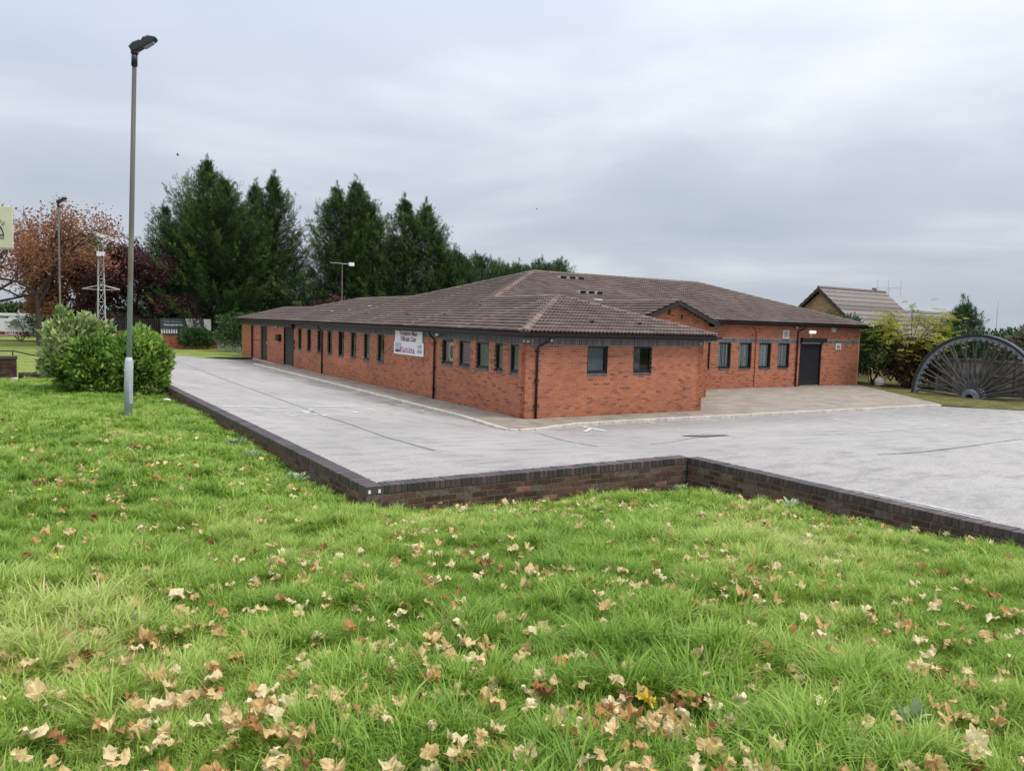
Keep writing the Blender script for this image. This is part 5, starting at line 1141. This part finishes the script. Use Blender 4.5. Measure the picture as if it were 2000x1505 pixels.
MB().add(*half_ring([(0.18, -0.42), (0.36, -0.42), (0.44, -0.30), (0.50, -0.20), (0.50, 0.20), (0.44, 0.30), (0.36, 0.42), (0.18, 0.42)], 28)).build('hub', M['wheel'], ww)
# neighbouring house beyond
ho = thing('house', (36, 14, 0), 'buff brick house with steep brown tiled roof beyond the hall roof', 'house')
RZ, HV, HS, TP = 5.85, 14.1, 4.1, 0.84; ezz = RZ-HS*TP
MB().prism([(-HS+0.25, -0.5), (HS-0.25, -0.5), (HS-0.25, ezz+0.1), (0, RZ-0.22), (-HS+0.25, ezz+0.1)], (32.7, HV, 0), (0, 1, 0), (0, 0, 1), (7.0, 0, 0)).build('wall', M['yellow_brick'], ho)
bb_ = MB(); lay_bricks(bb_, (32.69, HV+HS-0.25, 0), (0, -1, 0), 0, 2*HS-0.5, 2.0, 50, [], top=lambda z: ((HS-0.25)-(max(0, (RZ-0.22-z)/TP)), (HS-0.25)+max(0, (RZ-0.22-z)/TP)) if z > ezz else (0, 99)); o_ = bb_.build('brickwork', M['yellow_brick'], ho); o_['kind'] = 'stuff'
hrf = MB(); nrow = 12; sl = math.hypot(HS+0.2, (HS+0.2)*TP)
for sgn in (-1, 1):
    for r in range(nrow):
        t0, t1 = r/nrow, (r+1.03)/nrow; f_ = lambda t, l: (HV+sgn*(HS+0.2)*(1-t), RZ-(HS+0.2)*(1-t)*TP+l)
        a0, b0 = f_(t0, 0.09), f_(min(t1, 1), 0.03); lo = f_(t0, 0.0)
        u1 = 39.9
        hrf.add([(32.35, a0[0], a0[1]), (u1, a0[0], a0[1]), (u1, b0[0], b0[1]), (32.35, b0[0], b0[1]), (32.35, lo[0], lo[1]), (u1, lo[0], lo[1])], [(0, 1, 2, 3), (4, 5, 1, 0)], random.random())
hr_ = hrf.build('roof', M['slate'], ho)
MB().tube([(32.35, HV, RZ+0.02), (39.9, HV, RZ+0.02)], 0.12, 8).build('ridge', M['slate'], hr_); MB().box((38.5, HV-0.12, RZ), (38.72, HV+0.12, RZ+0.28)).build('flue', M['slate'], hr_)
bg_ = MB()
for sgn in (-1, 1): bg_.obox((32.33, HV, RZ-0.22), (0, sgn*(HS+0.2), -(HS+0.2)*TP), (0.04, 0, 0), (0, 0, 0.22))
bg_.build('barge_board', M['bark'], ho)
he = thing('house_extension', (44, 14, 0), 'lower brown roofed wing right of the buff house', 'house')
MB().box((40.0, 11.5, -0.5), (49, 16.8, 3.2)).build('wall', M['yellow_brick'], he); er = MB(); nrow = 9
for sgn in (-1, 1):
    for r in range(nrow):
        t0, t1 = r/nrow, min(1, (r+1.03)/nrow); f_ = lambda t, l: (14.1+sgn*3.0*(1-t), 4.65-3.0*(1-t)*0.62+l); a0, b0, lo = f_(t0, .08), f_(t1, .03), f_(t0, 0)
        er.add([(39.95, *a0), (49.3, *a0), (49.3, *b0), (39.95, *b0), (39.95, *lo), (49.3, *lo)], [(0, 1, 2, 3), (4, 5, 1, 0)], random.random())
er.build('roof', M['slate'], he)
# aerials on the far houses
def yagi(base, h, label, bars):
    t = thing('tv_aerial', base, label, 'aerial'); b = Vector(base); MB().tube([b, b+Vector((0, 0, h))], 0.018, 6).build('pole', M['grille'], t); m_ = MB()
    if len(bars) > 1: m_.tube([b+Vector((-0.75, 0.5, h-0.1)), b+Vector((0.75, -0.5, h-0.05))], 0.014, 5)
    for x in bars: m_.tube([b+Vector((0.75*x, -0.5*x, h-0.7)), b+Vector((0.75*x, -0.5*x, h+0.6))], 0.012, 4)
    m_.build('elements', M['grille'], t)
yagi((44.0, 16.4, 4.0), 2.5, 'television aerial with tall bars right of the buff house roof', (-1, -0.1, 1)); yagi((51.3, 11.9, 2.5), 2.6, 'lone thin aerial above the far right hedge', (0.0,))
# planting on the right
bush((28.5, 7.2, 0.0), 1.6, 1.7, 1.6, 9500, 'laurel_dark', LEAF, 0.17, 51, 'dark ivy-clad bush against the right end wall of the building', lump=0.2)
bush((29.2, 10.0, 0.0), 2.2, 1.6, 1.9, 5000, 'laurel_dark', LEAF, 0.18, 58, 'dark tall evergreen behind the end wall', lump=0.2)
bush((28.4, 4.5, 0.0), 1.0, 1.4, 1.25, 7500, 'bramble', FRAG, 0.22, 52, 'tangled brown bramble between ivy bush and half wheel', lump=0.2, updir=0.2)
bush((30.2, 3.0, 0.0), 1.3, 2.2, 1.55, 6500, 'laurel_dark', LEAF, 0.17, 53, 'dark evergreen hedge showing over the fence at the half wheel', lump=0.15)
bush((30.4, -0.6, 0.0), 1.2, 2.6, 1.6, 7000, 'twig_hedge', FRAG, 0.22, 54, 'dull olive hedge over the fence, right edge of the picture', lump=0.15)
bush((30.6, -4.5, 0.0), 1.2, 2.8, 1.65, 5000, 'twig_hedge', FRAG, 0.22, 55, 'dull twiggy hedge behind the fence, beyond the right edge', lump=0.15)
bush((34.5, 0.5, 0.0), 2.0, 5.0, 1.75, 6000, 'hedge_leaf', LEAF, 0.22, 56, 'far green hedge line at the right under the pale sky', lump=0.1)
conifer((32.4, 4.4, 0.0), 4.3, 1.4, 'small bright green conifer behind the fence at the right', None, 61, 1, 'hedge_leaf', n=210, power=0.75)
# sumac like tree with yellow pinnate leaves
ym = thing('yellow_shrub', (28.3, 4.9, 0), 'airy shrub with yellow-green feathery leaves beside the half wheel', 'shrub'); rg = np.random.default_rng(71); st = MB(); P = []; D = []; Sc = []; Tn = []
for k in range(22):
    a = rg.random()*2*PI; rr_ = rg.uniform(0.6, 2.4); top = np.array([28.3+math.cos(a)*rr_*0.9, 4.9+math.sin(a)*rr_*1.15, rg.uniform(2.2, 5.1)-rr_*0.35]); mid = np.array([28.3, 4.9, 1.6])*0.55+top*0.45+np.array([0, 0, 0.3]); b0 = np.array([28.3, 4.9, 0])+rg.normal(size=3)*np.array([.15, .15, 0])
    st.tube([tuple(b0), tuple(mid), tuple(top)], [0.04, 0.025, 0.008], 5, cap=False)
    low = top[2] < 4.0; m = 46 if low else 12
    for j in range(m):
        f_ = rg.uniform(0.35, 1.0); p = mid+(top-mid)*f_+rg.normal(size=3)*(0.42 if low else 0.18); P.append(p); D.append(np.array([math.cos(a+rg.normal()*0.9), math.sin(a+rg.normal()*0.9), rg.normal()*0.35])); Sc.append(rg.uniform(0.3, 0.55)); Tn.append(0.45+rg.normal()*0.25-(0 if low else 0.35))
st.build('stems', M['bark'], ym); scatter('foliage', PINN, np.array(P), np.array(D), np.array(Sc), rg.random(len(P))*0.8-0.4, np.array(Tn), M['yellow_leaf'], ym)
# garden oddments by the end wall
ru = thing('stone_lump', (27.2, 5.9, 0), 'weathered grey stone lump in the grass by the end wall', 'stone'); bm = bmesh.new(); bmesh.ops.create_icosphere(bm, subdivisions=2, radius=0.28)
for v_ in bm.verts: v_.co *= 0.75+0.4*random.random(); v_.co += Vector((27.2, 5.9, 0.2))
me_ = bpy.data.meshes.new('body'); bm.to_mesh(me_); bm.free(); mk('body', me_, M['pale_mortar'], ru)
sp = thing('timber_stake', (27.4, 6.7, 0), 'pale timber stake standing under the dark bush', 'stake'); MB().tube([(27.4, 6.7, -0.1), (27.33, 6.72, 1.0)], 0.035, 6).build('body', M['bark_light'], sp)

# ------------------------------------------------------------------ birds
def bird(P, s, label, bank):
    P = Vector(P); t = thing('bird', P, label, 'bird'); X = Vector((math.cos(YAW), -math.sin(YAW), 0)); Y = Vector((math.sin(YAW), math.cos(YAW), 0)); Zv = Vector((0, 0, 1)); mb = MB()
    mb.tube([P-X*0.18*s, P-X*0.06*s, P+X*0.10*s, P+X*0.2*s], [0.01*s, 0.055*s, 0.045*s, 0.012*s], 6)
    for sd in (-1, 1):
        w0, w1, w2 = P+X*0.06*s, P+Y*sd*0.24*s+Zv*0.14*s+X*0.02*s*bank-X*0.1*s*sd, P+Y*sd*0.5*s+Zv*0.06*s-X*0.32*s*sd*bank
        mb.add([w0, w0-X*0.15*s, w1-X*0.10*s, w1, w2], [(0, 1, 2, 3), (3, 2, 4)])
    mb.build('body', M['bird'], t)
bird((-5.36, 29.94, 12.11), 0.6, 'gull gliding in the sky above the tallest conifer', 1); bird((20.79, 31.4, 11.8), 0.35, 'tiny bird high above the main roof ridge', 0.5)

# ------------------------------------------------------------------ grass (uncountable) and fallen leaves
def grass_material():
    g = bpy.data.materials.new('grass_blade'); g.use_nodes = True; N = g.node_tree; L = N.links.new; P = N.nodes['Principled BSDF']
    at = N.nodes.new('ShaderNodeAttribute'); at.attribute_name = 'tone'; oi = N.nodes.new('ShaderNodeObjectInfo'); ge = N.nodes.new('ShaderNodeNewGeometry')
    nz = N.nodes.new('ShaderNodeTexNoise'); nz.inputs['Scale'].default_value = 0.55; nz.inputs['Detail'].default_value = 4; L(oi.outputs['Location'], nz.inputs['Vector'])
    def math_(op, a, b, c=None):
        m_ = N.nodes.new('ShaderNodeMath'); m_.operation = op
        for i, x in enumerate((a, b, c)):
            if x is None: continue
            if isinstance(x, (int, float)): m_.inputs[i].default_value = x
            else: L(x, m_.inputs[i])
        return m_.outputs[0]
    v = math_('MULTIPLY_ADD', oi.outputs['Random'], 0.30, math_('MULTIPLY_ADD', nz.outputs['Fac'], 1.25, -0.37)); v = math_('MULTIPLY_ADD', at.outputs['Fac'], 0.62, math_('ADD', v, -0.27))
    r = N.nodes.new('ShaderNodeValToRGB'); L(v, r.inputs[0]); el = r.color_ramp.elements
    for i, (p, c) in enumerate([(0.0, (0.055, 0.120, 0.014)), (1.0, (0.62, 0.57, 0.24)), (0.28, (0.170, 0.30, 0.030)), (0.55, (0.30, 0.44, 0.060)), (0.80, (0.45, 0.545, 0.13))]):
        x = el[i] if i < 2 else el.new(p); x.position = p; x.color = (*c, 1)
    L(r.outputs[0], P.inputs['Base Color']); P.inputs['Roughness'].default_value = 0.5; P.inputs['Specular IOR Level'].default_value = 0.35
    tr = N.nodes.new('ShaderNodeBsdfTranslucent'); L(r.outputs[0], tr.inputs[0]); mx = N.nodes.new('ShaderNodeMixShader'); mx.inputs[0].default_value = 0.35; L(P.outputs[0], mx.inputs[1]); L(tr.outputs[0], mx.inputs[2]); L(mx.outputs[0], N.nodes['Material Output'].inputs[0])
    return g
M['grass'] = grass_material()
tufts = bpy.data.collections.new('grass_tufts')
def tuft(seed, nb, hgt, spread, wd=0.0032):
    rg = np.random.default_rng(seed); V = []; F = []; T = []; lean = rg.uniform(0, 2*PI)
    for b in range(nb):
        a = lean + rg.normal()*1.1; rad = spread*math.sqrt(rg.random()); p = np.array([math.cos(a*3.1+b)*rad, math.sin(a*2.7+b)*rad, -0.01]); h = hgt*rg.uniform(0.5, 1.15); bend = rg.uniform(0.2, 0.95)*h; d = np.array([math.cos(a), math.sin(a), 0]); s = np.array([-d[1], d[0], 0])*wd*rg.uniform(0.7, 1.3); tn = rg.random()
        i = len(V)
        for f_, w_ in ((0, 0.8), (0.4, 1.0), (0.75, 0.7)):
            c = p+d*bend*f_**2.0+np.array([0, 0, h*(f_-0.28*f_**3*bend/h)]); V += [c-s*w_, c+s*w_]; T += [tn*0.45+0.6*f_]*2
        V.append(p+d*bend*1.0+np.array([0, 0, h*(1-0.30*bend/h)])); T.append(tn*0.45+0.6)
        F += [(i, i+1, i+3), (i, i+3, i+2), (i+2, i+3, i+5), (i+2, i+5, i+4), (i+4, i+5, i+6)]
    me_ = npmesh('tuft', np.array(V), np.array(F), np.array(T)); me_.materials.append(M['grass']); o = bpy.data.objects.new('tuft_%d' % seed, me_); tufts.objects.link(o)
for k in range(5): tuft(100+k, 40, 0.135, 0.07, 0.0027)
for k in range(2): tuft(110+k, 32, 0.185, 0.045, 0.0031)
for k in range(2): tuft(120+k, 40, 0.085, 0.09)
for k in range(3): tuft(130+k, 40, 0.115, 0.15, 0.0062)       # coarser ones for the distance
def grass_points():
    rg = np.random.default_rng(5); out = []
    def zone(n, u0, u1, v0, v1, dens_fn, kinds, s0, s1):
        u = rg.uniform(u0, u1, n); v = rg.uniform(v0, v1, n); ok = ((u < -9.31) | ((u < -4.07) & (v < -11.02)))
        # only where a wide view from about the camera could see it
        dx, dy = u-CAM.x, v-CAM.y; z_ = dx*math.sin(YAW)+dy*math.cos(YAW); x_ = dx*math.cos(YAW)-dy*math.sin(YAW); ok &= (z_ > 0.8) & (np.abs(x_) < 0.74*z_+1.6); dist = np.hypot(dx, dy); ok &= dens_fn(dist, rg.random(n))
        clump = np.sin(u*4.7+np.cos(v*3.9)*1.5)*np.cos(v*5.1+u*1.3); u, v, dist, clump = u[ok], v[ok], dist[ok], clump[ok]
        wallside = np.minimum(np.abs(u+9.3)+np.where(v < -11, 9, 0), np.minimum(np.abs(v+11)+np.where(u < -9.3, 9, 0), np.abs(u+4.05)+np.where(v > -11, 9, 0)))
        sc = rg.uniform(s0, s1, len(u))*np.clip(1+0.42*clump+0.22*np.sin(u*1.3+2)*np.cos(v*1.1), 0.35, 1.7)*np.where(wallside < 0.35, 0.78, 1.0); out.append((u, v, sc, rg.choice(kinds, len(u))))
    near = [0, 1, 2, 3, 4, 0, 1, 2, 3, 4, 5, 6, 7, 8]
    zone(150000, -21, -4.05, -19.5, -7.5, lambda d, r: (d < 9) & (r < np.clip(1.25-d/9, 0.25, 1)), near, 0.75, 1.25)
    zone(150000, -30, -4.05, -17, 13, lambda d, r: (d >= 7.5) & (r < np.clip(1.4-d/22, 0.25, 1)), [9, 10, 11, 9, 10, 11, 5], 0.7, 1.15)
    return [np.concatenate(x) for x in zip(*out)]
gu_, gv_, gs_, gk_ = grass_points(); gz_ = lawn_z(gu_, gv_)
# bare leaf-littered hollow in the near foreground stays short
HOL = (-10.35, -17.22)
gs_ = np.where(np.hypot(gu_-HOL[0], gv_-HOL[1]) < 0.26, gs_*0.35, gs_)
gm = bpy.data.meshes.new('grass'); gm.vertices.add(len(gu_)); gm.vertices.foreach_set('co', np.stack([gu_, gv_, gz_], -1).astype(np.float32).ravel())
for nm, ty, arr in (('scl', 'FLOAT', gs_.astype(np.float32)), ('kindex', 'INT', gk_.astype(np.int32)), ('spin', 'FLOAT', RNG.uniform(0, 6.283, len(gu_)).astype(np.float32))):
    a_ = gm.attributes.new(nm, ty, 'POINT'); a_.data.foreach_set('value', arr)
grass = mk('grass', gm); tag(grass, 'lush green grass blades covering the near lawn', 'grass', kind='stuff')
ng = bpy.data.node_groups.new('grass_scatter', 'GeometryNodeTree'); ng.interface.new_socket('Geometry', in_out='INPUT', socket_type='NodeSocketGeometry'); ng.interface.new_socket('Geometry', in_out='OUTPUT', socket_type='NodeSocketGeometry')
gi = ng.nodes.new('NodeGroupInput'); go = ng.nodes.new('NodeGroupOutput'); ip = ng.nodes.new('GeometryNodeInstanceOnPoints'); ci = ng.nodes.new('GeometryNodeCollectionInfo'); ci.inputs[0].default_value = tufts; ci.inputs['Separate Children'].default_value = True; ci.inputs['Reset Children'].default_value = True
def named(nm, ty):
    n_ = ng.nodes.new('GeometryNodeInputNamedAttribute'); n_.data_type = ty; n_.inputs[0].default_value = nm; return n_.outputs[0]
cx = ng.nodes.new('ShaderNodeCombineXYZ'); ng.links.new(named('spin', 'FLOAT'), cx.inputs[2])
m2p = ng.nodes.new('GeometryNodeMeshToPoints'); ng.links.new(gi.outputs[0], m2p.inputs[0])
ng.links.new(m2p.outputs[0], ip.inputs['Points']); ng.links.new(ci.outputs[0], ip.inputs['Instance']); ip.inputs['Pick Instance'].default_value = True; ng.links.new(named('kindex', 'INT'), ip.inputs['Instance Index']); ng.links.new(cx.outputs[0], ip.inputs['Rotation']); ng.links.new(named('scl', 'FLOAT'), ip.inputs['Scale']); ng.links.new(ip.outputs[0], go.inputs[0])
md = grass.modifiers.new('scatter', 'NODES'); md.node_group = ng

# fallen maple leaves
M['dead_leaf'] = mat('dead_leaf', None, 0.75, 0.25, ramp=[(0, (0.12, 0.055, 0.03)), (1, (0.80, 0.67, 0.42)), (0.25, (0.36, 0.17, 0.060)), (0.5, (0.54, 0.33, 0.12)), (0.75, (0.66, 0.49, 0.235))], noise=[(40, 0.2, 4)], trans=0.2)
M['yellow_dead'] = mat('yellow_dead', (0.78, 0.55, 0.06), 0.6, 0.3, noise=(30, 0.15, 3), trans=0.2)
def leaf_mesh(seed, tone):
    rg = np.random.default_rng(seed); asy = rg.uniform(0.0, 0.3); ph = rg.uniform(0, 6.28); lobes = [(0, 1.0), (0.85, 0.92), (-0.85, 0.92), (1.75, 0.66), (-1.75, 0.66)]; pts = []
    for a in np.linspace(-2.75, 2.75, 34):
        r = 0.68
        for la, lr in lobes: r = max(r, lr*max(0, 1-abs(a-la)/0.62)**0.42 if abs(a-la) < 0.62 else 0)
        r *= rg.uniform(0.82, 1.12)*(1+asy*math.sin(a+ph)); pts.append((math.cos(a)*r, math.sin(a)*r))
    pts = [(-0.05, 0.02)] + pts; n = len(pts); cxr, cyr = rg.uniform(-0.9, 0.9), rg.uniform(0.1, 0.95)*rg.choice([-1, 1]); fold = rg.uniform(0.1, 0.7)
    def z_(x, y): return 0.95*cxr*x*x + 1.0*cyr*y*y + fold*abs(y)*1.1 + 0.26*math.sin(5*x+seed)*math.cos(4*y+seed)+0.13*math.sin(9*y+seed*2)+0.07*math.sin(14*x+seed*3)
    inner = [(x*0.55, y*0.55) for x, y in pts]; V = [(0.1, 0, z_(0.1, 0))] + [(x, y, z_(x, y)) for x, y in inner] + [(x, y, z_(x, y)) for x, y in pts]; F = [(0, 1+i, 1+(i+1) % n) for i in range(n)]; Q = [(1+i, 1+n+i, 1+n+(i+1) % n, 1+(i+1) % n) for i in range(n)]
    b = len(V); V += [(0, 0.015, 0), (0, -0.015, 0), (-0.7, -0.01, 0.1), (-0.7, 0.012, 0.1)]; Q.append((b, b+1, b+2, b+3))
    return mesh('fallen_leaf', V, F+Q, np.clip(tone+rg.normal(size=len(V))*0.07, 0, 1))
LT = [0.14, 0.26, 0.38, 0.46, 0.54, 0.60, 0.65, 0.69, 0.73, 0.77, 0.80, 0.83, 0.86, 0.89, 0.92, 0.97, 0.62, 0.75, 0.82, 0.94]
leaf_me = [leaf_mesh(200+i, t) for i, t in enumerate(LT)]
for me_ in leaf_me: me_.materials.append(M['dead_leaf'])
def LAB(t, u, v):
    c = 'dark brown curled leaf' if t < 0.2 else 'russet brown leaf' if t < 0.37 else 'tan brown maple leaf' if t < 0.6 else 'pale buff maple leaf' if t < 0.75 else 'creamy white maple leaf'
    dx, dy = u-CAM.x, v-CAM.y; z_ = dx*math.sin(YAW)+dy*math.cos(YAW); x_ = (dx*math.cos(YAW)-dy*math.sin(YAW))/z_
    row = 'closest to the camera' if z_ < 3.1 else 'in the near foreground grass' if z_ < 4.2 else 'in the middle of the lawn' if z_ < 6.5 else 'on the lawn below the wall'
    return c+' '+row+', '+('far left' if x_ < -0.4 else 'left of centre' if x_ < -0.13 else 'centre' if x_ < 0.13 else 'right of centre' if x_ < 0.4 else 'far right')
rg = np.random.default_rng(77)
def put_leaf(u, v, s, i, z=0.05, label=None, me_=None):
    o = bpy.data.objects.new('fallen_leaf', me_ or leaf_me[i]); COL.objects.link(o); o.location = (u, v, LZ(u, v)+z); o.scale = (s, s, s); o.rotation_euler = (rg.normal()*0.5, rg.normal()*0.5, rg.random()*6.28)
    tag(o, label or LAB(LT[i], u, v), 'leaf', 'fallen leaves on the lawn'); return o
def in_lawn(u, v): return (u < -9.4) or (u < -4.2 and v < -11.15)
cand = []
clus = [(rg.uniform(0.9, 10)**1.0, rg.uniform(-0.62, 0.62), rg.uniform(0.1, 0.45), rg.integers(3, 9)) for _ in range(40)]
for (d, a, sp_, n) in clus:
    z_ = d+1.9; x_ = (a-0.12*(d > 2))*z_
    for k in range(n): cand.append((z_+rg.normal()*sp_, x_+rg.normal()*sp_))
for k in range(1000):
    z_ = 2.2+13*rg.random()**1.5; cand.append((z_, rg.uniform(-0.72, 0.72)*z_))
for k in range(260):
    z_ = 2.2+3.5*rg.random(); cand.append((z_, rg.uniform(-0.72, 0.72)*z_))
for k in range(20):          # drifts, thicker to the left
    z0 = 2.3+7.5*rg.random(); x0 = rg.uniform(-0.72, 0.45)*z0
    for j in range(rg.integers(5, 14)): cand.append((z0+rg.normal()*0.34, x0+rg.normal()*0.48))
world_c = []
for z_, x_ in cand:
    u = CAM.x+z_*math.sin(YAW)+x_*math.cos(YAW); v = CAM.y+z_*math.cos(YAW)-x_*math.sin(YAW)
    if in_lawn(u, v) and z_ > 1.9: world_c.append((math.hypot(u-CAM.x, v-CAM.y), u, v))
world_c.sort(); restV = []
for k, (d, u, v) in enumerate(world_c):
    i = int(rg.integers(len(LT))); s = rg.uniform(0.030, 0.066)
    if k < 270: put_leaf(u, v, s, i, rg.uniform(0.085, 0.16))
    else: restV.append((u, v, s, i))
# the heap of leaves in the hollow
for k in range(22):
    a = rg.random()*6.28; r = 0.30*math.sqrt(rg.random()); put_leaf(HOL[0]+math.cos(a)*r*1.25*math.cos(YAW)+math.sin(a)*r*0.6*math.sin(YAW), HOL[1]-math.cos(a)*r*1.25*math.sin(YAW)+math.sin(a)*r*0.6*math.cos(YAW), rg.uniform(0.045, 0.07), int(rg.choice([0, 1, 2, 3, 10, 12, 14, 15, 17])), rg.uniform(0.05, 0.12), 'crumpled leaf in the heap of dead leaves in the foreground')
yl = leaf_mesh(299, 0.5); yl.materials.append(M['yellow_dead']); put_leaf(HOL[0]-0.04, HOL[1]+0.03, 0.055, 0, 0.15, 'single bright yellow leaf on the foreground heap', yl)
V = []; F = []; T = []
if restV:
    mb = MB()
    for (u, v, s, i) in restV:
        R_ = Matrix.Rotation(rg.random()*6.28, 3, 'Z') @ Matrix.Rotation(rg.normal()*0.5, 3, 'X'); c = Vector((u, v, LZ(u, v)+rg.uniform(0.085, 0.135))); me_ = leaf_me[i]
        mb.add([c+R_@(vv.co*s) for vv in me_.vertices], [tuple(p.vertices) for p in me_.polygons], LT[i])
    o = mb.build('leaves', M['dead_leaf']); tag(o, 'scattered small tan leaves further off on the lawn', 'leaves', kind='stuff')
# weeds and litter
WE = (np.array([(0, 0, 0), (0.3, 0.10, 0.10), (0.7, 0.16, 0.12), (1, 0, 0.02), (0.7, -0.16, 0.12), (0.3, -0.10, 0.10)], float), np.array([(0, 1, 2, 3), (0, 3, 4, 5)]))
def weed(u, v, r, n, label, seed):
    g = np.random.default_rng(seed); z_ = LZ(u, v); t = thing('weed_clump', (u, v, z_), label, 'weed', 'weeds in the lawn'); a = g.random(n)*2*PI; el = g.uniform(0.25, 1.2, n)
    P = np.stack([u+np.cos(a)*r*0.5*g.random(n), v+np.sin(a)*r*0.5*g.random(n), z_+0.03+0.07*g.random(n)], -1); D = np.stack([np.cos(a)*np.cos(el), np.sin(a)*np.cos(el), np.sin(el)], -1)
    scatter('leaf_rosette', WE, P, D, g.uniform(0.5, 1.1, n)*r*0.75, g.normal(size=n)*0.4, 0.5+g.normal(size=n)*0.25, M['weed'], t)
weed(-9.55, -9.0, 0.20, 60, 'grey-green weed against the left wall near its corner', 1); weed(-9.6, -5.6, 0.22, 60, 'dark green weed tuft halfway along the left wall', 2)
weed(-9.75, -7.2, 0.16, 40, 'small leafy weed a step before the wall corner weed', 6)
weed(-4.35, -11.2, 0.14, 30, 'fern-like weed growing in the inner corner of the wall', 3); weed(-12.2, -14.9, 0.13, 40, 'pale thistle-like weed in the left foreground grass', 4); weed(-9.4, -17.75, 0.12, 40, 'pale feathery weed in the right foreground grass', 5)
weed(-4.4, -13.2, 0.16, 40, 'leafy weed at the foot of the right hand wall', 7)
def litter(u, v, s, material, label):
    z_ = LZ(u, v)+0.05; t = thing('litter', (u, v, z_), label, 'litter'); V = [(u+random.uniform(-s, s), v+random.uniform(-s, s), z_+random.uniform(0, s*0.8)) for _ in range(9)]; bm = bmesh.new(); [bm.verts.new(q) for q in V]; bmesh.ops.convex_hull(bm, input=bm.verts); me_ = bpy.data.meshes.new('wrapper'); bm.to_mesh(me_); bm.free(); mk('wrapper', me_, material, t)
litter(-12.46, -15.0, 0.035, M['wrapper'], 'crumpled blue wrapper in the left foreground grass'); litter(-9.6, 3.2, 0.11, M['white'], 'scrap of white litter at the far end of the left wall')
for k, (px, d) in enumerate(((-0.60, 5.3), (-0.62, 7.6), (-0.55, 9.0))):
    u = CAM.x+d*math.sin(YAW)+px*d*math.cos(YAW); v = CAM.y+d*math.cos(YAW)-px*d*math.sin(YAW); z_ = LZ(u, v)+0.13; t = thing('dandelion', (u, v, z_-0.13), ['yellow dandelion in the left grass, nearest the camera', 'yellow dandelion in the left grass, middle of three', 'yellow dandelion in the left grass, farthest up the slope'][k], 'flower', 'dandelions'); mb = MB()
    mb.add([(u+0.022*math.cos(i*PI/5), v+0.022*math.sin(i*PI/5), z_+0.008*(i % 2)) for i in range(10)]+[(u, v, z_+0.014)], [(i, (i+1) % 10, 10) for i in range(10)]); mb.build('flower_head', M['petal'], t); MB().tube([(u, v, z_), (u, v, z_-0.14)], 0.003, 5).build('stalk', M['weed'], t)
